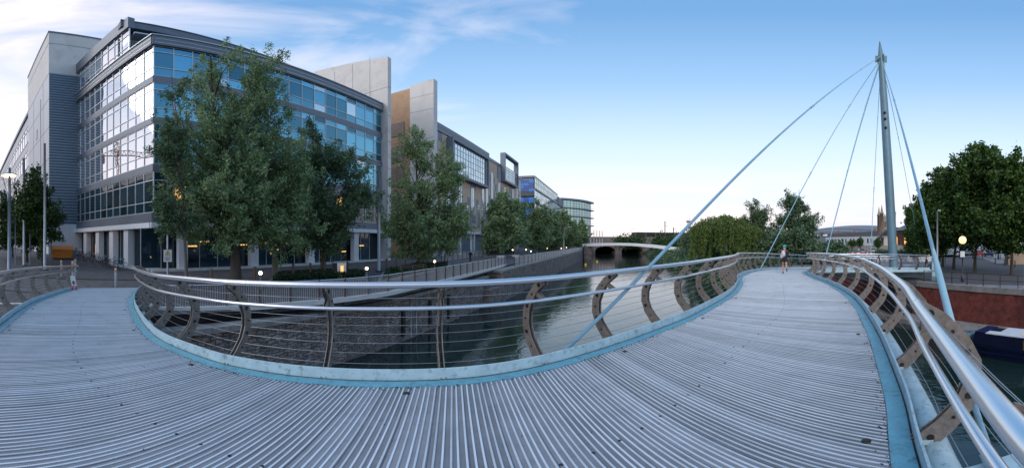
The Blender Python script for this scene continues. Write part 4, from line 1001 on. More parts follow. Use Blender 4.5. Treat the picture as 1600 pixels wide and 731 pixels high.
# small street trees at the far left
for i,(pt,d,specs_,lb) in enumerate([(42,36,[(45,325,20,45),(32,345,20,35),(55,365,22,25)],'middle one of the small dark street trees beside the tall masts'),(20,40,[(18,335,16,38),(28,355,16,30),(10,365,14,25)],'leftmost small dark street tree, behind the lit lamp'),(67,33,[(64,298,18,38),(72,345,24,44),(56,325,20,45)],'right hand small dark street tree between the masts by the orange skip')]):
    b0=tb(pt,d); tree('street_tree',b0,lob(b0,specs_,d),lb,M['leafS'],M['bark'],.12,17000,.24,'small street trees on the left square',40+i,.65,240,asp=.6)
# right bank plane trees
def tr(px,d): p=P(px,d); return (p.x,p.y,QR)
gp='plane trees lining the right bank promenade'
for i,(pt,d,sp,lb) in enumerate([
 (1431,62,[(1431,348,9,26),(1432,370,10,18)],'small plane tree at the far left end of the promenade row'),
 (1473,49,[(1468,335,30,45),(1456,360,20,28),(1480,300,28,34),(1470,365,40,25)],'first large plane tree of the promenade row, behind the steel lamp column'),
 (1490,44,[(1495,310,34,46),(1505,345,38,40),(1480,345,30,40),(1512,280,26,30)],'second large plane tree of the promenade row, left of the globe lamp'),
 (1523,40,[(1535,270,32,32),(1540,310,40,45),(1525,350,42,40),(1550,360,30,28)],'third large plane tree of the promenade row, just right of the globe lamp'),
 (1581,37,[(1578,275,32,36),(1590,320,45,52),(1570,355,40,38),(1610,290,30,40),(1625,350,40,40)],'last large plane tree of the promenade row, nearest at the right edge')]):
    b0=tr(pt,d); tree('plane_tree',b0,lob(b0,sp,d),lb,M['leafP'],M['bark'],.2,46000,.36,gp,60+i,1.05,480,asp=.75,droop=.1,fork=.35)
# back row of trees beyond the promenade
for i,(pt,d,sp) in enumerate([(1500,75,[(1500,360,30,18)]),(1560,70,[(1560,360,34,20)]),(1598,66,[(1600,350,30,25)])]):
    b0=tr(pt,d); tree('background_tree',b0,lob(b0,sp,d),['leftmost','middle','rightmost'][i]+' of the three dark background trees behind the promenade row',M['leafD'],M['bark'],.2,6000,.5,'dark trees behind the promenade',80+i,1.2,50,asp=.7)
# conifers, weeping willow and bank shrubs
for i_,(px,d,sp,lb) in enumerate(((1187,66,[(1184,330,11,15),(1176,347,16,20),(1195,350,15,22),(1186,365,24,20)],'dark bank tree just right of the weeping willow, with two small peaks'),(1246,60,[(1248,303,9,16),(1244,322,20,18),(1240,342,32,20),(1262,345,20,14),(1238,365,42,24)],'tallest bank tree, pointed and open branched, behind the runner'))):
    b0=tr(px,d); tree('bank_tree',b0,lob(b0,sp,d),lb,M['leafD'],M['bark'],.22,24000 if i_ else 16000,.36,'tall trees behind the riverside shrubs',90+i_,.95,260,asp=.4,droop=.15)
b0=tr(1138,60); rr=np.random.default_rng(77); T_=thing('weeping_willow',b0,'large weeping willow with hanging yellow green curtains on the far right bank','tree')
mb=MB(); bv=Vector(b0); mb.tube([bv,bv+Vector((.3,0,2)),bv+Vector((0,.3,4))],[.4,.33,.2],8); P_=[]
for k in range(520):
    a=rr.random()*2*PI; r_=(rr.random()**.5)*6.3; top=7.9-1.9*(r_/6.3)**2+rr.normal()*.35
    if math.cos(a+.6)>.3: top-=.5*r_/5.6*2
    x,y=math.cos(a)*r_,math.sin(a)*r_; ln=1.6+rr.random()*3.4*(.4+r_/5.6); n=int(ln*28); z=top-ln*rr.random(n); sw=.12*(top-z)
    P_.append(np.stack([x*(1+.02*(top-z))+rr.normal(size=n)*.13,y+rr.normal(size=n)*.13,np.maximum(z,.2)],1))
    if k%5==0: mb.tube([bv+Vector((0,.2,3.6)),bv+Vector((x*.5,y*.5,top*.85)),bv+Vector((x,y,top))],[.09,.06,.02],4,cap=False)
P_=np.concatenate(P_)+np.array(b0); leafmesh('crown',P_,.40,M['leafV'],T_,rr,.28,1.6); mb.build('trunk',M['bark'],T_)
def shrub(px,d,y,hw,hh,label,leaf,seed,nl=5000,name='riverside_shrub',sz=.4,zb=None,grp='dark shrubs along the right bank'):
    b0=tr(px,d); 
    if zb is not None: b0=(b0[0],b0[1],zb)
    r_=hw/F*d; z=EYE+el(y)*d; h_=hh/F*d; T_=thing(name,b0,label,'shrub',grp); rr=np.random.default_rng(seed); P_=[]
    for k in range(40):
        dd=rr.normal(size=3); dd/=np.linalg.norm(dd); rad=.5+.5*rr.random(); c=np.array([dd[0]*rad*r_,dd[1]*rad*r_,z-b0[2]+dd[2]*rad*h_]); n=nl//40; P_.append(c+rr.normal(size=(n,3))*max(.35,r_*.18))
    P_=np.concatenate(P_); P_[:,2]=np.maximum(P_[:,2],.05); leafmesh('foliage',P_+np.array(b0),sz,leaf,T_,rr,.6,.1)
    mb=MB()
    for k in range(4): a=k*1.6; mb.tube([b0,Vector(b0)+Vector((math.cos(a)*r_*.4,math.sin(a)*r_*.4,max(.8,z-b0[2])))],[.08,.03],5)
    mb.build('stem',M['bark'],T_)
for i,(px,d,y,hw,hh,lb) in enumerate([(1085,95,375,22,20,'dark shrub under the white bridge end, left of the weeping willow'),(1108,72,388,20,16,'low dark shrub at the foot of the weeping willow, left side'),(1165,62,390,22,16,'low shrub between the weeping willow and the left conifer'),(1200,58,385,26,20,'dense shrub below the left conifer, behind the railing'),(1235,55,380,30,24,'dense shrub below the tall conifer, behind the runner'),(1268,54,391,22,14,'rounded shrub right of the tall conifer, above the brick wall'),(1300,56,392,24,11,'last rounded shrub of the bank, left of the car park barriers'),(1120,110,374,22,12,'far green shrub between the lattice mast and the willow'),(1045,150,379,28,7,'far light green bushes behind the white bridge'),(985,175,378,26,4,'farthest bushes at the foot of the viaduct')]):
    shrub(px,d,y,hw,hh,lb,M['leafD'] if i<8 else M['leafS'],100+i,5200 if i<8 else 3500,sz=.42 if i<8 else .8)
# right bank grassy slope behind the shrubs
mb=MB(); rr=random.Random(3)
us_=[46,50,60,80,100,130,170,230,300]; prof=[(-15.5,WATER-.2),(-18,-3.4),(-23,-1.9),(-30,-1.4),(-50,-1.2),(-80,-1.4),(-120,QR+.02)]
for u in us_:
    for v,z in prof: p=UV(u,v+rr.uniform(-.5,.5),z+rr.uniform(-.1,.2)); mb.v.append(tuple(p))
k=len(prof)
for i in range(len(us_)-1):
    for j in range(k-1): mb.f.append((i*k+j,i*k+j+1,(i+1)*k+j+1,(i+1)*k+j)); mb.m.append(0); mb.sm.append(True)
tag(mb.build('river_bank',M['hedge']),kind='structure')
# ivy and undergrowth covering the bank
r2=np.random.default_rng(9); n=26000; u=46+r2.random(n)**1.6*110; v=-15.0-r2.random(n)**1.3*12; z=np.interp(-v,[15.5,18,23,30],[WATER,-3.4,-1.9,-1.4])+r2.random(n)**2*1.7
Pp=np.stack([u*EU.x+v*EV.x,u*EU.y+v*EV.y,z],1); hold=thing('bank_undergrowth',UV(50,-18,-3),None,None); leafmesh('foliage',Pp,.5,M['leafD'],hold,r2,.7,.2); hold['kind']='stuff'
rr=np.random.default_rng(12); P_=[]
for E,side in((LE,1),(RE,-1)):
    for _ in range(900):
        i=rr.integers(20,NP-60); a=E[i-2];b_=E[i+2]; t_=b_-a; n_=Vector((-t_.y,t_.x,0)).normalized()*side; p=E[i]+(b_-a)*rr.random()-n_*abs(rr.normal())*.05+n_*.01*0; P_.append((p.x,p.y,p.z+.014))
for _ in range(160):
    s_=rr.random()*cum[-1]; p=interp(LE,s_).lerp(interp(RE,s_),rr.random()); P_.append((p.x,p.y,p.z+.014))
hold=thing('fallen_debris',(0,0,0),None,None); leafmesh('debris',np.array(P_),.022,M['bolt'],hold,rr,.7,0); hold['kind']='stuff'
#SECTION objects
# ---------------------------------------------------------------- street furniture, left bank
def pole(name,base,h,r_,label,cat,mt='greyl',group=None,lean=(0,0),cap=None):
    b_=Vector(base); T_=thing(name,b_,label,cat,group); mb=MB(); mb.tube([b_-Vector((0,0,.2)),b_+Vector((lean[0],lean[1],h))],[r_,r_*.75],10); mb.build('pole',M[mt],T_); 
    mb=MB(); mb.lathe(b_,[(r_*2.0,0),(r_*2.0,.05),(r_*1.1,.08)],12); mb.build('base_plate',M['dark'],T_); return T_
def post_at(px,ybase,ytop): 
    p=GL(px,ybase); d=math.hypot(p.x,p.y); return p,EYE+el(ytop)*d-p.z,d
gm='slim grey masts standing on the left square'
for px,yb,yt,lb in((70,422,224,'tall slim grey mast nearest the orange skip, right of the small trees'),(37.5,415,247,'slim grey mast between the lamp and the small trees'),(15,428,262,'slim dark mast right behind the lit lamp at far left')):
    p,h,d=post_at(px,yb,yt); pole('mast_pole',p,h,.13,lb,'mast',group=gm,mt='greyl' if px>20 else 'slate')
p,h,d=post_at(592,424,258); T_=pole('mast_pole',p,h,.16,'thick grey lighting column left of the broad tree and concrete fin','mast',group=None)
mb=MB(); mb.tube([p+Vector((0,0,h-.02)),p+Vector((0,0,h+.1))],.14,10); mb.b2((-.1,-.12,h*.55),(.1,.12,h*.85),fr=lambda x,y,z:p+Vector((x,y,z))+EV*-.2); mb.build('lamp_housing',M['slate'],T_)
p,h,d=post_at(262,432,240); T_=pole('sign_pole',p,h,.075,'slim pole with lantern head carrying the yellow triangle warning sign','pole',mt='greyl')
mb=MB(); mb.lathe(p,[(.05,h),(.16,h+.02),(.18,h+.2),(.12,h+.35),(.03,h+.75),(0,h+.75)],10); mb.build('lantern_head',M['greyl'],T_)
# warning sign panel
def rot_fr(p):
    f=Vector((-p.x,-p.y,0)).normalized(); s_=Vector((-f.y,f.x,0)); return lambda x,y,z:Vector((p.x,p.y,0))+s_*x+f*y+Vector((0,0,z))
d=math.hypot(p.x,p.y); f_=rot_fr(p); w_=13/F*d/2; zc=EYE+el(399.5)*d; hh=9.5/F*d
sg=thing('warning_sign',f_(0,.1,zc),'white warning sign with yellow triangle fixed to the pole','sign')
mb=MB(); mb.b2((-w_,.09,zc-hh),(w_,.11,zc+hh),fr=f_); mb.build('panel',M['signwhite'],sg)
def tri(mb,cx_,cz,r_,y,m_=0): a=[f_(cx_+r_*math.cos(q),y,cz+r_*math.sin(q)) for q in(PI/2,PI/2+2*PI/3,PI/2+4*PI/3)]; mb.add(a,[(0,1,2)],m_)
mb=MB(); tri(mb,0,zc+hh*.38,w_*.76,.113,0); tri(mb,0,zc+hh*.38,w_*.60,.116,1); mb.add([f_(w_*.05,.119,zc+hh*.66),f_(-w_*.13,.119,zc+hh*.32),f_(w_*.0,.119,zc+hh*.34)],[(0,1,2)],0); mb.add([f_(w_*.15,.119,zc+hh*.42),f_(-w_*.02,.119,zc+hh*.40),f_(-w_*.08,.119,zc+hh*.12)],[(0,1,2)],0)
mb.build('triangle',[M['ink'],M['yellow']],sg)
def text(s_,parent,origin,xdir,size,mt,name='lettering',up=Vector((0,0,1)),n=None):
    c_=bpy.data.curves.new(name,'FONT'); c_.body=s_; c_.size=size; c_.align_x='CENTER'; c_.align_y='CENTER'; c_.extrude=.001; c_.materials.append(M[mt])
    t_=bpy.data.objects.new(name,c_); COL.objects.link(t_); me_=bpy.data.meshes.new_from_object(t_.evaluated_get(bpy.context.evaluated_depsgraph_get())); bpy.data.objects.remove(t_); o=bpy.data.objects.new(name,me_); COL.objects.link(o); z=xdir.cross(up).normalized(); mx_=Matrix((xdir,up,z)).transposed().to_4x4(); mx_.translation=Vector(origin)-ORG[parent.name]; o.parent=parent; o.matrix_local=mx_; return o
fv=Vector((-p.x,-p.y,0)).normalized(); xd=Vector((-fv.y,fv.x,0))
text('CAUTION',sg,f_(0,.118,zc-hh*.16),xd,w_*.38,'ink')
mb=MB()
for k,(a,b_) in enumerate(((-.7,.7),(-.55,.55),(-.75,.72),(-.4,.4))): mb.b2((a*w_,.112,zc-hh*(.38+.13*k)-.012),(b_*w_,.115,zc-hh*(.38+.13*k)+.012),fr=f_)
mb.build('small_print',M['ink'],sg)
mb=MB(); mb.b2((.02,-.1,zc-hh*1.5),(w_*.9,.05,zc-hh*.95),fr=f_); mb.build('meter_box',M['black'],sg)
# red and white notice at the end of the bridge kerb
p=P(117,17.9); p.z=-.75; f_=rot_fr(p); T_=thing('notice_board',p,'small leaning white and red notice at the left end of the bridge','sign')
z0=EYE+el(454)*17.9; z1=EYE+el(431)*17.9; sk=lambda x,y,z:f_(x-(z-z0)*.16,y,z)
mb=MB(); mb.b2((-.13,0,z0+.25),(.13,.02,z1),fr=sk); mb.build('white_panel',M['signwhite'],T_)
mb=MB(); mb.b2((-.13,0,z0),(.13,.021,z0+.248),fr=sk); mb.build('red_panel',M['red'],T_)
mb=MB()
for j in range(12): a=2*PI*j/12;b_=2*PI*(j+1)/12; mb.bar(sk(.07*math.cos(a),.03,z0+.42+.09*math.sin(a)),sk(.07*math.cos(b_),.03,z0+.42+.09*math.sin(b_)),.012,.018)
mb.bar(sk(-.05,.03,z0+.48),sk(.05,.03,z0+.36),.012,.018); mb.build('prohibition_ring',M['red'],T_)
mb=MB(); mb.b2((-.03,.024,z0+.33),(.03,.028,z0+.5),fr=sk); mb.build('pictogram',M['ink'],T_)
mb=MB(); mb.b2((-.08,.022,z0+.16),(.08,.026,z0+.19),fr=sk); mb.b2((-.06,.022,z0+.08),(.06,.026,z0+.11),fr=sk); mb.build('lettering',M['signwhite'],T_)
mb=MB(); mb.tube([f_(.0,-.03,p.z-.2),sk(0,-.03,z1)],.025,6); mb.build('stake',M['greyl'],T_)
# lit trumpet lamp
p,h,d=post_at(14,428,309); T_=pole('street_lamp',p,h,.13,'tall street lamp with lit flared glass head at the far left edge','street lamp')
k=d/F; mb=MB(); top=EYE+el(274)*d-p.z; 
for j in range(6): a=2*PI*j/6; mb.tube([p+Vector((.05*math.cos(a),.05*math.sin(a),h)),p+Vector((13*k*math.cos(a),13*k*math.sin(a),top))],.03,5)
mb.lathe(p,[(13*k,top-.02),(13.6*k,top),(13.6*k,top+.06),(12*k,top+.10),(3*k,top+.16),(0,top+.16)],20); mb.build('lamp_cage',M['greyl'],T_)
mb=MB(); mb.lathe(p,[(0,top-.05),(11.5*k,top-.05),(11.5*k,top-.01),(0,top-.01)],16); mb.build('lamp_glow',M['bulb'],T_)
mb=MB(); mb.lathe(p,[(.12,h-.25),(.17,h),(.12,h+.12)],12); mb.build('collar',M['slate'],T_)
# small lit wall lamps among the street trees
for px,y,lb in((24,336,'small lit lamp head left, among the dark street trees'),(47,333,'small lit lamp head in the middle of the street trees'),(80,327,'small lit lamp head in front of the louvred tower')):
    d=34; p=P(px,d); g_=ground_left(p.x,p.y); z=EYE+el(y)*d; T_=thing('street_light',(p.x,p.y,g_),lb,'street lamp','small lit street lights on the left square')
    mb=MB(); mb.tube([(p.x,p.y,g_),(p.x,p.y,z)],.05,6); mb.bar((p.x,p.y,z),(p.x+.1,p.y-.5,z+.05),.06,.05); mb.build('pole',M['slate'],T_)
    mb=MB(); mb.sphere((p.x+.1,p.y-.6,z),.12,0,8,(1.6,1,.6)); mb.build('lamp_glow',M['bulb'],T_)
# bollards
bp_=proto('bollard','x','bollard','steel bollards on the left square'); mb=MB(); mb.lathe((0,0,0),[(.07,0),(.07,1.0),(.06,1.03),(0,1.04)],12); mb.build('body',M['greyl'],bp_)
mb=MB(); mb.lathe((0,0,0),[(.072,.82),(.074,.83),(.074,.92),(.072,.93)],12); mb.build('reflective_band',M['orange'],bp_)
bl=[(181,449,1.1,'nearest steel bollard with orange band at the end of the deck'),(114,439,1.25,'steel bollard behind the red and white notice'),(96,432,1.15,'steel bollard left of the notice, beyond the railing'),(52,397,1,'leftmost far bollard along the tower foot'),(58,399,1,'second far bollard along the tower foot'),(64,400,1,'third far bollard along the tower foot, left of the skip'),(118,431,1.2,'pale slim bollard close behind the notice')]
for i,(px,yb,s_,lb) in enumerate(bl):
    p=GL(px,yb)
    if i==0: place(bp_,p,0,s_); bp_['label']=lb
    else: dup(bp_,p,0,s_,lb)
# orange skip
p=GL(97,404); sk_=thing('grit_skip',p,'orange plastic waste skip with hinged lid against the white wall','skip'); d=math.hypot(p.x,p.y); f_=rot_fr(p); w_=17/F*d; h_=1.45
mb=MB(); vs=[f_(x*w_*q,y,p.z+z) for z,q,yy in((.1,.88,.5),(.95,1,.6)) for x,y in((-1,yy),(1,yy),(1,-yy),(-1,-yy))]; mb.add(vs,[(3,2,1,0),(4,5,6,7)]+[(i,(i+1)%4,4+(i+1)%4,4+i) for i in range(4)]); mb.build('body',M['orange'],sk_)
mb=MB(); vs=[f_(x*w_*1.03,y,p.z+z) for x in(-1,1) for y,z in((.68,.96),(.66,1.08),(.3,h_),(-.3,h_),(-.66,1.08),(-.68,.96))]; mb.add(vs,[tuple(range(6)),tuple(range(11,5,-1))]+[(i,6+i,6+(i+1)%6,(i+1)%6) for i in range(6)]); mb.build('lid',M['orange'],sk_)
for x in(-.7,.7): mb=MB(); mb.lathe(f_(x*w_,.3,p.z),[(0,0),(.09,0),(.09,.1),(0,.1)],8); mb.build('wheel',M['black'],sk_)
p2=GL(113,404); mb=MB(); mb.box((p2.x,p2.y,p2.z+.45),(.6,.6,.9),.2); mb.box((p2.x,p2.y,p2.z+.93),(.66,.66,.06),.2); tag(mb.build('litter_bin',M['slate'],None,p2),'dark grey litter bin right beside the orange skip','bin')
# bicycles along the wall
bk_=proto('bicycle','x','bicycle','bicycles parked in a row along the foot of the glass block')
for x in(-.52,.52):
    mb=MB()
    mb.tube([(x+.33*math.cos(2*PI*j/16),0,.34+.33*math.sin(2*PI*j/16)) for j in range(17)],.02,5,cap=False)
    for j in range(8): mb.bar((x,0,.34),(x+.32*math.cos(2*PI*j/8),0,.34+.32*math.sin(2*PI*j/8)),.006,.006)
    mb.build('wheel',M['black'],bk_)
mb=MB(); Pt={'r':(-.52,0,.34),'b':(-.08,0,.30),'s':(-.22,0,.82),'h':(.36,0,.84),'f':(.52,0,.34)}
for a,b_ in(('r','b'),('r','s'),('b','s'),('b','h'),('s','h'),('h','f')): mb.tube([Pt[a],Pt[b_]],.022,6)
frm=mb.build('frame',M['slate'],bk_)
mb=MB(); mb.tube([(-.22,0,.80),(-.24,0,.95)],.015,5); mb.box((-.25,0,.97),(.26,.13,.05)); mb.build('saddle',M['black'],bk_)
mb=MB(); mb.tube([(.36,0,.82),(.34,0,1.0)],.015,5); mb.tube([(.30,-.26,1.0),(.36,0,1.0),(.30,.26,1.0)],.015,5); mb.build('handlebar',M['mull'],bk_)
cols=[('teal','teal'),('slate','dark grey')]
blue_frame=None
for i in range(14):
    t_=i/13; p=fr_l(2.8+13.0*t_,1.5+.2*math.sin(i*3),0); p.z=ground_left(p.x,p.y); rz=math.atan2(fr_l.n.y,fr_l.n.x)+.5+.25*math.sin(i*5.1)
    word=['first','second','third','fourth','fifth','sixth','seventh','eighth','ninth','tenth','eleventh','twelfth','thirteenth','last'][i]
    lb=('teal framed bicycle, nearest of the parked row at the corner' if i==0 else '%s bicycle of the parked row, counted from the teal one'%word)
    if i==0: place(bk_,p,rz); bk_['label']=lb; o=bk_
    else: o=dup(bk_,p,rz,1,lb)
    if i==0:
        me=frm.data.copy(); 
        me0=frm.data; frm.data=me; me.materials.clear(); me.materials.append(M['teal'])
    elif i==1:
        for c in o.children:
            if c.name.startswith('frame'): c.data=me0
        bk2=o
    if i>=2:
        for c in o.children:
            if c.name.startswith('frame'): c.data=me0
# low lit lamp bollards
lbp=proto('lamp_bollard','x','lamp bollard','low lit lamp bollards along the left quay'); mb=MB(); mb.lathe((0,0,0),[(.05,0),(.05,.85),(.07,.86),(.07,.88)],10); mb.build('post',M['greyl'],lbp)
mb=MB(); mb.lathe((0,0,0),[(.05,.88),(.11,.93),(.11,1.03),(.05,1.08),(0,1.08)],10); mb.build('lamp_glow',M['bulb'],lbp)
ll=[(407,452,'nearest lit lamp bollard, right of the thick tree trunk'),(573,440,'lit lamp bollard beside the near steps and bench'),(679,424,'lit lamp bollard between the bench and the walkway railing'),(765,400,'lit lamp bollard beside the long hedge before the tan block'),(801,398,'lit lamp bollard at the right end of the long hedge'),(822,397,'lit lamp bollard just left of the tall far railing'),(829.5,400,'lit lamp bollard nearest the railing corner post'),(855,394,'small lit lamp bollard beyond the railing corner'),(834,392,'faint lit lamp bollard behind the others'),(877,393,'distant lit lamp bollard near the tall street light'),(885,391,'farthest lit lamp bollard under the last trees')]
for i,(px,yb,lb) in enumerate(ll):
    p=GL(px,yb)
    if i==0: place(lbp,p); lbp['label']=lb
    else: dup(lbp,p,0,1,lb)
# brown timber posts behind the walkway
pp=proto('timber_post','x','post','brown posts set along the promenade under the trees'); mb=MB(); mb.b2((-.07,-.07,0),(.07,.07,1.15)); mb.b2((-.075,-.075,1.15),(.075,.075,1.18)); mb.build('shaft',M['brown'],pp)
ql=[(330,452,'brown post left of the thick tree trunk'),(398,446,'brown post between the thick trunk and the nearest lamp bollard'),(458,438,'brown post under the second tall tree'),(485,436,'brown post in the bed left of the steel cabinet'),(508,433,'brown post just left of the steel cabinet'),(543,431,'brown post right of the steel cabinet'),(604,424,'brown post beside the concrete fin foot'),(619,422,'brown post left of the bench'),(633,421,'second brown post behind the bench'),(657,418,'brown post right of the broad tree trunk'),(695,413,'farthest brown post by the balustrade')]
for i,(px,yb,lb) in enumerate(ql):
    p=GL(px,yb)
    if i==0: place(pp,p,.3); pp['label']=lb
    else: dup(pp,p,.3,1,lb)
# steel cabinet; its warm reflection is painted on as a glowing strip
p=GL(528,434); cb=thing('steel_cabinet',p,'stainless steel cabinet with a dark side panel beside the planting bed','cabinet'); f_=rot_fr(p)
mb=MB(); mb.b2((-.05,-.3,p.z),(.62,.3,p.z+1.15),fr=f_); mb.build('body',M['steel'],cb); mb=MB(); mb.b2((-.42,-.3,p.z),(-.052,.28,p.z+1.12),fr=f_); mb.build('side_panel',M['black'],cb)
mb=MB(); mb.b2((.2,.301,p.z+.15),(.42,.31,p.z+.95),fr=f_); mb.build('painted_reflection',M['lit'],cb)
# planting beds with kerb and hedge
def hedge_bed(pxys,label,seed,n=9000,hgt=.5):
    pts=[GL(a,b_) for a,b_ in pxys]; T_=thing('planting_bed',pts[0],label,'hedge','clipped planting beds on the left quay'); rr=np.random.default_rng(seed); P_=[]
    c=sum(pts,Vector())/len(pts)
    for _ in range(n):
        i=rr.integers(len(pts)); a,b_=pts[i],pts[(i+1)%len(pts)]; q=a.lerp(b_,rr.random()); q=c.lerp(q,math.sqrt(rr.random())*.94); P_.append((q.x,q.y,q.z+.05+rr.random()**.5*hgt))
    leafmesh('foliage',np.array(P_),.14,M['hedge'],T_,rr,.6,0)
    mb=MB()
    for i in range(len(pts)): mb.bar(pts[i]+Vector((0,0,.08)),pts[(i+1)%len(pts)]+Vector((0,0,.08)),.2,.2)
    mb.build('kerb',M['coping'],T_)
hedge_bed([(420,444),(575,437),(570,430),(500,430),(430,435)],'near planting bed with low hedge under the second and third tall trees',1)
hedge_bed([(592,443),(660,428),(700,420),(702,414),(650,416),(600,428)],'planting bed around the broad tree, behind the timber bench',2,9000,.45)
hedge_bed([(757,402),(805,399),(803,395),(765,396)],'long low clipped hedge in front of the tan block',3,6000,.9)
hedge_bed([(838,396),(875,394),(872,391),(842,392)],'far clipped hedge under the rounder trees',4,4000,1.0)
# bench
p=GL(648,429); bn=thing('park_bench',p,'long slatted timber bench with curved steel legs in front of the planting bed','bench'); d=math.hypot(p.x,p.y); ang=math.atan2(EU.y,EU.x)-.15; fb_=lambda x,y,z:p+Vector((x*math.cos(ang)-y*math.sin(ang),x*math.sin(ang)+y*math.cos(ang),z))
for nm,rows in(('seat',[(-.22+.11*k,.45) for k in range(4)]),('backrest',[(.24,.60),(.27,.72),(.30,.84)])):
    mb=MB()
    for y,z in rows: mb.b2((-1.9,y-.04,z-.02),(1.9,y+.04,z+.02),fr=fb_)
    mb.build(nm,M['benchwood'],bn)
for x in(-1.5,0,1.5):
    mb=MB(); mb.tube([fb_(x,-.2,0),fb_(x,-.15,.42),fb_(x,.2,.42),fb_(x,.32,.85)],.025,6); mb.tube([fb_(x,.22,0),fb_(x,.15,.42)],.025,6); mb.build('leg',M['greyl'],bn)
# white figure-like tap on the bench end: small bird sitting
# seats / low concrete slabs near the railing corner
for px,yb,lb in((782,404,'left low pale concrete bench slab near the railing corner'),(806,403,'right low pale concrete bench slab near the railing corner')):
    p=GL(px,yb); mb=MB(); mb.b2((-1.6,-.4,.32),(1.6,.4,.5),fr=lambda x,y,z:p+EU*x*.6+EV*y+Vector((0,0,z))); mb.b2((-.9,-.3,0),(.9,.3,.32),fr=lambda x,y,z:p+EU*x*.6+EV*y+Vector((0,0,z))); tag(mb.build('concrete_bench',M['concrete'],None,p),lb,'bench','low concrete bench slabs')
# tall far street lights
for px,yb,yt,lb in((881,398,358,'tall curved-arm street light at the railing near the end of the trees'),(736,405,330,'slim pale lighting column before the tan office block')):
    p,h,d=post_at(px,yb,yt); T_=pole('street_light',p,h,.12,lb,'street lamp'); mb=MB(); mb.tube([p+Vector((0,0,h)),p+Vector((.5,-.3,h+.5)),p+Vector((1.2,-.6,h+.55))],.07,6); mb.box(p+Vector((1.4,-.7,h+.5)),(.8,.35,.15),-.4); mb.build('lamp_arm',M['greyl'],T_)
# flagpoles by the white bridge
for i,px in enumerate((923,928,932.5,937,941)):
    p=P(px,168,-.5); pole('flagpole',p,EYE+el(358.5+.6*i)*168+.5,.16,['leftmost','second','middle','fourth','rightmost'][i]+' of the five slim flagpoles left of the viaduct','flagpole','mull','five flagpoles beyond the white bridge')
# lattice mast
p=P(1076.5,230,-2); T_=thing('lattice_mast',p,'tall pale lattice communications mast right of the white bridge','mast'); mb=MB(); H_=EYE+el(345)*230+2
for dx in(-1,1):
    for dy in(-1,1): mb.bar(p+Vector((dx,dy,0)),p+Vector((dx*.75,dy*.75,H_)),.2,.2)
k=0
while k<H_-2: s_=1-.25*k/H_; mb.bar(p+Vector((-s_,-s_,k)),p+Vector((s_,-s_,k+1.6)),.13,.13); mb.bar(p+Vector((s_,-s_,k)),p+Vector((-s_,-s_,k+1.6)),.13,.13); k+=1.6
mb.build('tower',M['gothic'],T_); mb=MB(); mb.lathe(p,[(0,H_-1),(1.9,H_-1),(1.9,H_),(0,H_)],8); mb.build('platform',M['terracotta'],T_); 
for a_,h_ in((.4,2),(-.8,1.4)): mb=MB(); mb.tube([p+Vector((a_,0,H_)),p+Vector((a_,0,H_+h_))],.1,4); mb.build('aerial',M['slate'],T_)
# buoys
by=proto('mooring_buoy','x','buoy','yellow buoys floating on the river'); mb=MB(); mb.lathe((0,0,0),[(0,-.3),(.3,-.2),(.36,0),(.33,.02)],14); mb.build('float',M['orange'],by); mb=MB(); mb.lathe((0,0,0),[(.33,.02),(.3,.2),(.2,.36),(.06,.42),(0,.42)],14); mb.build('cap',M['yellow'],by)
def GW(px,y): d=(EYE-WATER)/-el(y); return P(px,d,WATER)
for i,(px,y,lb) in enumerate(((835,453,'nearest orange and yellow buoy close to the left quay wall'),(915,414,'small yellow buoy farther down the left quay wall'),(933,409,'farthest small yellow buoy in mid river'))):
    p=GW(px,y); p.z=WATER+.04
    if i==0: place(by,p,0,1.1); by['label']=lb
    else: dup(by,p,0,1,lb)
# ---------------------------------------------------------------- right bank furniture
rpath=[UV(u,VR-.3) for u in(18.6,14,9,4,-2,-8,-14)]
railing('iron_railing',rpath,QR+.12,'black iron railing on top of the right brick quay wall',.98,1.45,.09,'black',True,False)
p=GR(1504,440); p.z=QR; d=math.hypot(p.x,p.y); T_=thing('globe_lamp',p,'navy lamp post with glowing round globe on the right promenade','street lamp'); zc=EYE+el(375)*d
mb=MB(); mb.lathe(p,[(.14,0),(.14,.5),(.06,.6),(.05,zc-p.z-.3),(.09,zc-p.z-.26),(0,zc-p.z-.2)],12); mb.build('post',M['navy'],T_)
mb=MB(); mb.sphere((p.x,p.y,zc),6.0/F*d,0,20); mb.build('globe',M['globe'],T_)
f_=rot_fr(p); zs_=EYE+el(397)*d; mb=MB(); mb.b2((-.2,.07,zs_-.26),(.2,.09,zs_+.26),fr=f_); mb.build('notice',M['signwhite'],T_)
pl=bpy.data.lights.new('globe_light','POINT'); pl.energy=35; pl.color=(1,.8,.45); pl.shadow_soft_size=.3; po=bpy.data.objects.new('globe_light',pl); COL.objects.link(po); po.parent=T_; po.location=(0,0,zc-p.z+.0); 
p=GR(1464.5,434); d=math.hypot(p.x,p.y); T_=pole('steel_lamp_column',p,EYE+el(329)*d-p.z,.11,'tall plain steel lamp column in front of the first plane tree','street lamp','greyl'); hh=EYE+el(329)*d-p.z
mb=MB(); mb.box(p+Vector((.1,-.15,hh)),(.5,.25,.12),.5); mb.build('lamp_head',M['greyl'],T_)
p=GR(1459,438); f_=rot_fr(p); T_=thing('control_cabinet',p,'pale blue grey service pillar behind the railing beside the bridge stay','cabinet'); mb=MB(); mb.b2((-.2,-.2,p.z),(.2,.2,p.z+2.0),fr=f_); mb.build('body',M['mast'],T_); mb=MB(); mb.b2((-.24,-.24,p.z+2.0),(.24,.24,p.z+2.08),fr=f_); mb.build('cap',M['greyl'],T_); mb=MB(); mb.b2((-.15,.2,p.z+.3),(.15,.215,p.z+1.7),fr=f_); mb.build('door',M['paleblue'],T_)
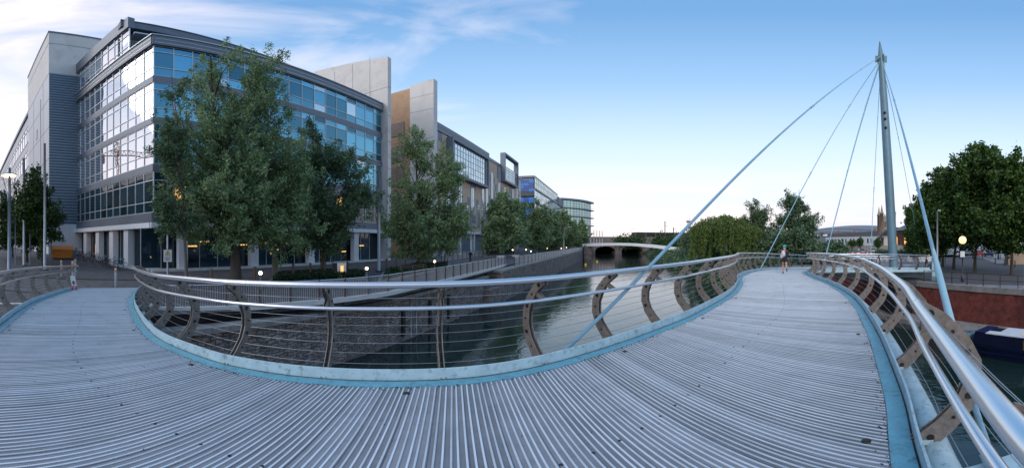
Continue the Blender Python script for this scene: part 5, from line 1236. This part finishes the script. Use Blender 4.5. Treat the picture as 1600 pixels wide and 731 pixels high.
# slim bollards of the forecourt
fbp=proto('slim_bollard','x','bollard','slim dark bollards on the pale forecourt'); mb=MB(); mb.lathe((0,0,0),[(.08,0),(.08,.95),(.05,1.02),(0,1.03)],10); mb.build('body',M['black'],fbp)
for i,(px,yb,lb) in enumerate(((1555,412,'slim bollard left of the sandstone block'),(1570,415,'slim bollard between the first one and the last plane tree'),(1586,418,'slim bollard right of the last plane tree trunk'),(1563,405,'farther slim bollard behind the forecourt edge'),(1477,411,'slim bollard next to the first large plane trunk'),(1535,405,'slim bollard right of the third plane trunk'))):
    p=GR(px,yb)
    if i==0: place(fbp,p); fbp['label']=lb
    else: dup(fbp,p,0,1,lb)
p=GR(1592,413); mb=MB(); mb.b2((-2.5,-.6,0),(2.5,.6,2.2),fr=lambda x,y,z:p+Vector((x*.6+y*.4,-x*.7+y*.5,z))); mb.b2((-2.6,-.65,2.2),(2.6,.65,2.3),fr=lambda x,y,z:p+Vector((x*.6+y*.4,-x*.7+y*.5,z))); tag(mb.build('sandstone_block',M['gothic'],None,p),'square buff sandstone pavilion wall behind the last plane tree','wall')
# planters and car park barriers beyond the mast
pb=proto('white_planter','x','planter','white planter boxes in the car park beyond the mast'); mb=MB(); vs=[(x*q,y*q*.5,z) for z,q in((0,.9),(.8,1.1)) for x,y in((-1.5,-1),(1.5,-1),(1.5,1),(-1.5,1))]; mb.add(vs,[(3,2,1,0),(4,5,6,7)]+[(i,(i+1)%4,4+(i+1)%4,4+i) for i in range(4)]); mb.build('box',M['signwhite'],pb)
ORG[pb.name]=Vector((0,0,0)); r2=np.random.default_rng(5); q=r2.normal(size=(700,3))*np.array([.8,.3,.3])+np.array([0,0,1.2]); leafmesh('foliage',q,.3,M['leafD'],pb,r2,.6,0)
for i,(px,lb) in enumerate(((1378,'planter directly left of the mast'),(1393,'planter hidden partly by the mast'),(1412,'planter just right of the mast'),(1429,'planter by the small plane tree'),(1442,'planter at the end of the ramp rail'))):
    p=GR(px,408.5)
    if i==0: place(pb,p,-.5,1.15); pb['label']='white planter box, '+lb
    else: dup(pb,p,-.5,1.15,'white planter box, '+lb)
bb=proto('road_barrier','x','barrier','red and white barriers across the car park'); mb=MB(); mb.b2((-1.2,-.1,.15),(-.4,.1,.95),0); mb.b2((-.4,-.1,.15),(.4,.1,.95),1); mb.b2((.4,-.1,.15),(1.2,.1,.95),0); mb.build('board',[M['red'],M['signwhite']],bb)
for x in(-1,1): mb=MB(); mb.b2((x-.2,-.3,0),(x+.2,.3,.15)); mb.build('foot',M['black'],bb)
for i in range(16):
    px=1326+i*7.6; p=GR(px,400.5 if i%3 else 399.5); lb='red and white barrier, number %d from the left in the car park line'%(i+1)
    w_=['first','second','third','fourth','fifth','sixth','seventh','eighth','ninth','tenth','eleventh','twelfth','thirteenth','fourteenth','fifteenth','sixteenth'][i]
    lb='%s red and white barrier from the left in the car park line'%w_
    if i==0: place(bb,p,-az(px)+.1,1.0); bb['label']=lb
    else: dup(bb,p,-az(px)+.1*(i%3),1.0,lb)
# parked cars
def car(col,label,p,rz):
    T_=proto('parked_car',label,'car','cars parked near the station and promenade'); L2=2.1
    mb=MB(); side=[(-2.1,.35),(-2.12,.75),(-1.9,.92),(-1.2,.98),(1.1,.95),(1.95,.78),(2.12,.6),(2.1,.35)]
    vs=[(x,y,z) for y in(-.85,.85) for x,z in side]; n=len(side); mb.add(vs,[tuple(range(n))[::-1],tuple(range(n,2*n))]+[(i,(i+1)%n,n+(i+1)%n,n+i) for i in range(n)]); mb.build('body',col,T_)
    mb=MB(); cab=[(-1.7,.93),(-1.25,1.42),(.35,1.45),(1.15,.93)]; vs=[(x,y*(1 if z<1 else .82),z) for y in(-.8,.8) for x,z in cab]; mb.add(vs,[(3,2,1,0),(4,5,6,7)]+[(i,(i+1)%4,4+(i+1)%4,4+i) for i in range(4)]); mb.build('cabin_glass',M['gl_dark'],T_)
    mb=MB(); vs=[(x,y*.8,z) for y in(-.8,.8) for x,z in((-1.25,1.43),(.35,1.46),(.3,1.49),(-1.2,1.47))]; mb.add(vs,[(3,2,1,0),(4,5,6,7)]+[(i,(i+1)%4,4+(i+1)%4,4+i) for i in range(4)]); mb.build('roof',col,T_)
    for x in(-1.3,1.3):
        for y in(-.86,.86):
            mb=MB(); c=Vector((x,y,.33)); vs=[c+Vector((.33*math.cos(a),s_*.1,.33*math.sin(a))) for s_ in(-1,1) for a in[2*PI*j/14 for j in range(14)]]; mb.add(vs,[tuple(range(14)),tuple(range(27,13,-1))]+[(j,14+j,14+(j+1)%14,(j+1)%14) for j in range(14)]); wh=mb.build('wheel',M['black'],T_)
    for y in(-.6,.6): mb=MB(); mb.box((2.1,y,.66),(.06,.3,.14)); mb.build('headlight',M['signwhite'],T_)
    place(T_,p,rz); return T_
for px,yb,cn,lb,rz in((1498,401,'white','white car parked in the shade between two plane trunks',.2),(1530,400,'red','red car parked beyond the third plane trunk',.3),(1512,399,'slate','dark grey car behind the globe lamp',.1),(1345,396,'slate','grey car on the car park left of the mast',.8),(1362,395,'white','white car on the car park left of the mast',.8),(1545,401,'royal','blue car parked beyond the third plane tree on the right',.3),(1418,396,'red','red car in front of the brick station building',.6)):
    car(M[cn],lb,GR(px,yb),rz)
for i,(px,d,y,hw,hh) in enumerate(((1344,120,378,5,7),(1371,110,379,5,7),(1331,118,381,7,4))): shrub(px,d,y,hw,hh,['round bush in front of the white terrace','round bush left of the gothic tower','low bush left of the round bush before the white terrace'][i],M['leafS'],140+i,1500,'clipped_bush',.4,grp='bushes before the station')
mb=MB(); a,b_=GR(1300,393),GR(1445,393); mb.bar(a+Vector((0,0,1.1)),b_+Vector((0,0,1.1)),.6,2.4); tag(mb.build('car_park_wall',M['coping'],None,a),'long grey stone wall behind the car park barriers','wall')
# ramp handrails on the right landing
for k,(pts_,lb) in enumerate((([(1400,419),(1420,419.5),(1430,419)],'short steel handrail at the bridge landing right of the mast'),([(1405,428),(1425,428),(1442,428)],'lower steel handrail along the landing edge'),([(1425,415),(1440,408),(1448,404)],'sloping steel ramp railing leading up to the forecourt'))):
    pp_=[GR(a,b_) for a,b_ in pts_]; railing('landing_handrail',pp_,QR,lb,1.0,1.3,.05,'mull',True,False)
# narrowboat
nbp=[GW(1505,566),None]; u0=UV(11.0,-18.0,WATER); NB=thing('narrowboat',u0,'dark navy narrowboat with white roof panels moored at the brick wall','boat')
frN=lambda x,y,z:UV(11.6-x,-18.0+y,WATER+z*.80)   # x aft from the bow end, y towards the river
mb=MB(); n=12; hull=[]
for i in range(n+1):
    t_=i/n; x=t_*18; b_=min(1,math.sin(min(1,t_*5)*PI/2))
    if t_>.9: b_=1-.25*((t_-.9)/.1)
    hull.append((x,1.05*b_,.05*b_+.95+.35*(1-min(1,t_*6))**2))
vs=[]
for x,hb,h in hull:
    for y,z in((-hb*.92,-.35),(-hb,.35),(-hb,h),(hb,h),(hb,.35),(hb*.92,-.35)): vs.append(frN(x,y,z))
mb.add(vs,[(i*6+j,i*6+j+1,(i+1)*6+j+1,(i+1)*6+j) for i in range(n) for j in range(5)]+[(0,1,2,3,4,5),tuple(n*6+j for j in range(6))[::-1]]); mb.build('hull',M['navy'],NB)
mb=MB(); mb.b2((.6,1.045,.42),(17.5,1.085,.50),fr=frN); mb.b2((.6,1.045,.86),(17.5,1.075,.90),fr=frN); mb.build('rubbing_strip',M['royal'],NB)
cabv=[]
for x in(1.6,17.2):
    for y,z in((-.98,.95),(-.86,1.75),(-.5,1.83),(.5,1.83),(.86,1.75),(.98,.95)): cabv.append(frN(x,y,z))
mb=MB(); mb.add(cabv,[(0,1,2,3,4,5),(11,10,9,8,7,6)]+[(j,6+j,6+(j+1)%6,(j+1)%6) for j in range(6)]); mb.build('cabin',M['navy'],NB)
mb=MB()
mb.b2((1.6,-.84,1.80),(2.3,.80,1.86),1,fr=frN); mb.b2((2.31,.25,1.80),(17.1,.84,1.86),0,fr=frN); mb.b2((3.0,-.82,1.81),(8.2,.24,1.88),0,fr=frN); mb.b2((8.22,-.82,1.80),(17.1,.24,1.85),0,fr=frN); mb.build('roof_panel',[M['boatwhite'],M['royal']],NB)
for x in(4.7,8.6,12.5):
    mb=MB(); mb.b2((x,.90,1.02),(x+.95,.97,1.62),fr=frN); wn=mb.build('window',M['gl_dark'],NB)
    mb=MB()
    for a in((x-.04,.95,.98,x+.99,1.03,1.03),(x-.04,.88,1.61,x+.99,.98,1.66),(x-.04,.9,.98,x+.02,1.01,1.66),(x+.93,.9,.98,x+.99,1.01,1.66),(x,.96,1.36,x+.95,1.0,1.40)): mb.b2(a[:3],a[3:],fr=frN)
    mb.build('brass_frame',M['brass'],wn); 
    for q_ in(.03,.78): mb=MB(); mb.b2((x+q_,.955,1.03),(x+q_+.14,.985,1.6),fr=frN); mb.build('curtain',M['signwhite'],wn)
mb=MB(); mb.tube([frN(4.4,.55,1.93),frN(7.5,.45,1.93)],.03,6); mb.build('boat_pole',M['brass'],NB)
mb=MB(); mb.lathe(frN(.9,.3,1.0),[(0,0),(.22,0),(.22,.35),(0,.35)],10); mb.build('gas_bottle',M['mast'],NB)
mb=MB(); mb.lathe(frN(.9,-.3,1.0),[(0,0),(.22,0),(.22,.35),(0,.35)],10); mb.build('gas_bottle',M['mast'],NB)
# ---------------------------------------------------------------- people
def person(base,face,h,joints,rad,label,parts,name='person'):
    """one continuous skinned body; joints: dict name->(right,forward,up) in fractions of height"""
    T_=thing(name,base,label,'person'); s_=h; r_=Vector((math.cos(face),math.sin(face),0)); fwd=r_; side=Vector((math.sin(face),-math.cos(face),0))
    W_=lambda j:Vector(base)+side*j[0]*s_+fwd*j[1]*s_+Vector((0,0,j[2]*s_))
    me=bpy.data.meshes.new('body'); names=list(joints); idx={n_:i for i,n_ in enumerate(names)}
    edges=[('pelvis','chest'),('chest','neck'),('neck','head'),('head','crown'),('pelvis','hipL'),('hipL','kneeL'),('kneeL','ankL'),('ankL','toeL'),('pelvis','hipR'),('hipR','kneeR'),('kneeR','ankR'),('ankR','toeR'),('chest','shL'),('shL','elL'),('elL','wrL'),('wrL','haL'),('chest','shR'),('shR','elR'),('elR','wrR'),('wrR','haR')]
    me.from_pydata([tuple(W_(joints[n_])-Vector(base)) for n_ in names],[(idx[a],idx[b_]) for a,b_ in edges],[])
    ob=bpy.data.objects.new('body',me); COL.objects.link(ob)
    ob.modifiers.new('skin','SKIN'); sv=me.skin_vertices[0].data
    for n_ in names: q=rad[n_]*s_; sv[idx[n_]].radius=(q if isinstance(rad[n_],float) else q,q)
    sv[idx['pelvis']].use_root=True
    ss=ob.modifiers.new('sub','SUBSURF'); ss.levels=2; ss.render_levels=2
    dg=bpy.context.evaluated_depsgraph_get(); m2_=bpy.data.meshes.new_from_object(ob.evaluated_get(dg)); bpy.data.objects.remove(ob)
    ob=bpy.data.objects.new('body',m2_); COL.objects.link(ob); ob.parent=T_; m2_.materials.clear()
    mats=parts(m2_,s_); 
    for mm_ in mats: m2_.materials.append(mm_)
    return T_,W_
J=dict(pelvis=(0,0,.53),chest=(0,.05,.72),neck=(0,.075,.82),head=(0,.095,.88),crown=(0,.10,.965),hipL=(-.05,0,.50),kneeL=(-.055,.11,.30),ankL=(-.05,.02,.055),toeL=(-.05,.10,.02),hipR=(.05,0,.50),kneeR=(.055,-.06,.28),ankR=(.055,-.22,.17),toeR=(.055,-.25,.11),
 shL=(-.105,.06,.79),elL=(-.14,-.06,.66),wrL=(-.12,.05,.60),haL=(-.10,.10,.61),shR=(.105,.06,.79),elR=(.15,-.02,.65),wrR=(.10,.12,.68),haR=(.08,.16,.71))
RD=dict(pelvis=.075,chest=.085,neck=.034,head=.052,crown=.045,hipL=.058,kneeL=.036,ankL=.024,toeL=.022,hipR=.058,kneeR=.036,ankR=.024,toeR=.022,shL=.038,elL=.026,wrL=.018,haL=.02,shR=.038,elR=.026,wrR=.018,haR=.02)
def runner_parts(me,s_):
    for p_ in me.polygons:
        c=p_.center; p_.use_smooth=True
        z=c.z/s_; lat=math.hypot(c.x,c.y)/s_
        p_.material_index=0
        if .42<z<.57: p_.material_index=1
        elif .57<=z<.80 and lat<.15: p_.material_index=1
        elif z<.08: p_.material_index=2
        elif z>.1 and z<.2 and lat>.17: p_.material_index=2
    return [M['skin'],M['cloth'],M['shoe']]
bp2=P(1226,20.4); bp2.z=zdeck(bp2.x,bp2.y)+.004
face=math.atan2(.75,.65)
T_,W_=person(bp2,face,1.72,J,RD,'person jogging away along the bridge in dark shorts with teal cap and white bag',runner_parts)
mb=MB(); c=W_((0,.09,.955)); mb.sphere(c,.108,0,14,(1,1,.95)); mb.sphere(W_((0,.16,.945)),.06,0,8,(1.3,1.3,.25)); mb.build('cap',M['teal'],T_)
mb=MB(); mb.sphere(W_((-.05,-.05,.70)),.17,0,12,(.8,.8,1.15)); mb.sphere(W_((-.10,-.03,.62)),.12,0,10,(.9,.9,1.1)); mb.build('bag',M['whitecloth'],T_)
# standing pedestrian on the walkway
JS=dict(pelvis=(0,0,.53),chest=(0,.0,.72),neck=(0,.01,.82),head=(0,.02,.88),crown=(0,.02,.965),hipL=(-.05,0,.50),kneeL=(-.055,.03,.28),ankL=(-.055,.0,.05),toeL=(-.06,.06,.02),hipR=(.05,0,.50),kneeR=(.05,.02,.28),ankR=(.05,-.06,.05),toeR=(.055,.0,.02),
 shL=(-.105,0,.79),elL=(-.13,-.02,.64),wrL=(-.10,.06,.54),haL=(-.09,.09,.51),shR=(.105,0,.79),elR=(.13,-.02,.64),wrR=(.11,.05,.54),haR=(.10,.08,.51))
def dark_parts(me,s_):
    for p_ in me.polygons:
        z=p_.center.z/s_; p_.use_smooth=True; lat=math.hypot(p_.center.x,p_.center.y)/s_
        p_.material_index=1 if z<.50 and lat<.09 else (0 if z>.83 or (z<.535 and lat>.09 and z>.3) else 2)
        if z<.04: p_.material_index=3
    return [M['skin'],M['denim'],M['cloth'],M['shoe']]
for px,yb,h_,fc,lb,fn in((735,411,1.75,1.2,'person in dark clothes standing on the left quay walkway',GL),(1447.5,423.5,1.75,2.5,'person in black standing on the right promenade near the landing',GR)):
    p=fn(px,yb); T_,W_=person(p,fc,h_,JS,RD,lb,dark_parts); mb=MB(); mb.sphere(W_((0,.005,.935)),.095,0,12,(1,1,1.05)); mb.build('hair',M['black'],T_)
    if px>1000: mb=MB(); mb.sphere(W_((.16,-.12,.12)),.22,0,10,(1,.7,.9)); tag(mb.build('holdall',M['black'],None,p),'black holdall on the ground beside the standing person on the right','bag')
# pigeon-like white bird on the bench
p=GL(640,431); mb=MB(); mb.sphere(p+Vector((0,0,.55)),.11,0,10,(1.5,.8,.9)); mb.sphere(p+Vector((.13,0,.68)),.06,0,8); mb.bar(p+Vector((-.12,0,.55)),p+Vector((-.32,0,.5)),.08,.03); mb.bar(p+Vector((.18,0,.68)),p+Vector((.23,0,.67)),.02,.02)
for y in(-.03,.03): mb.bar(p+Vector((0,y,.47)),p+Vector((0,y,.38)),.01,.01)
bpy.context.view_layer.update()
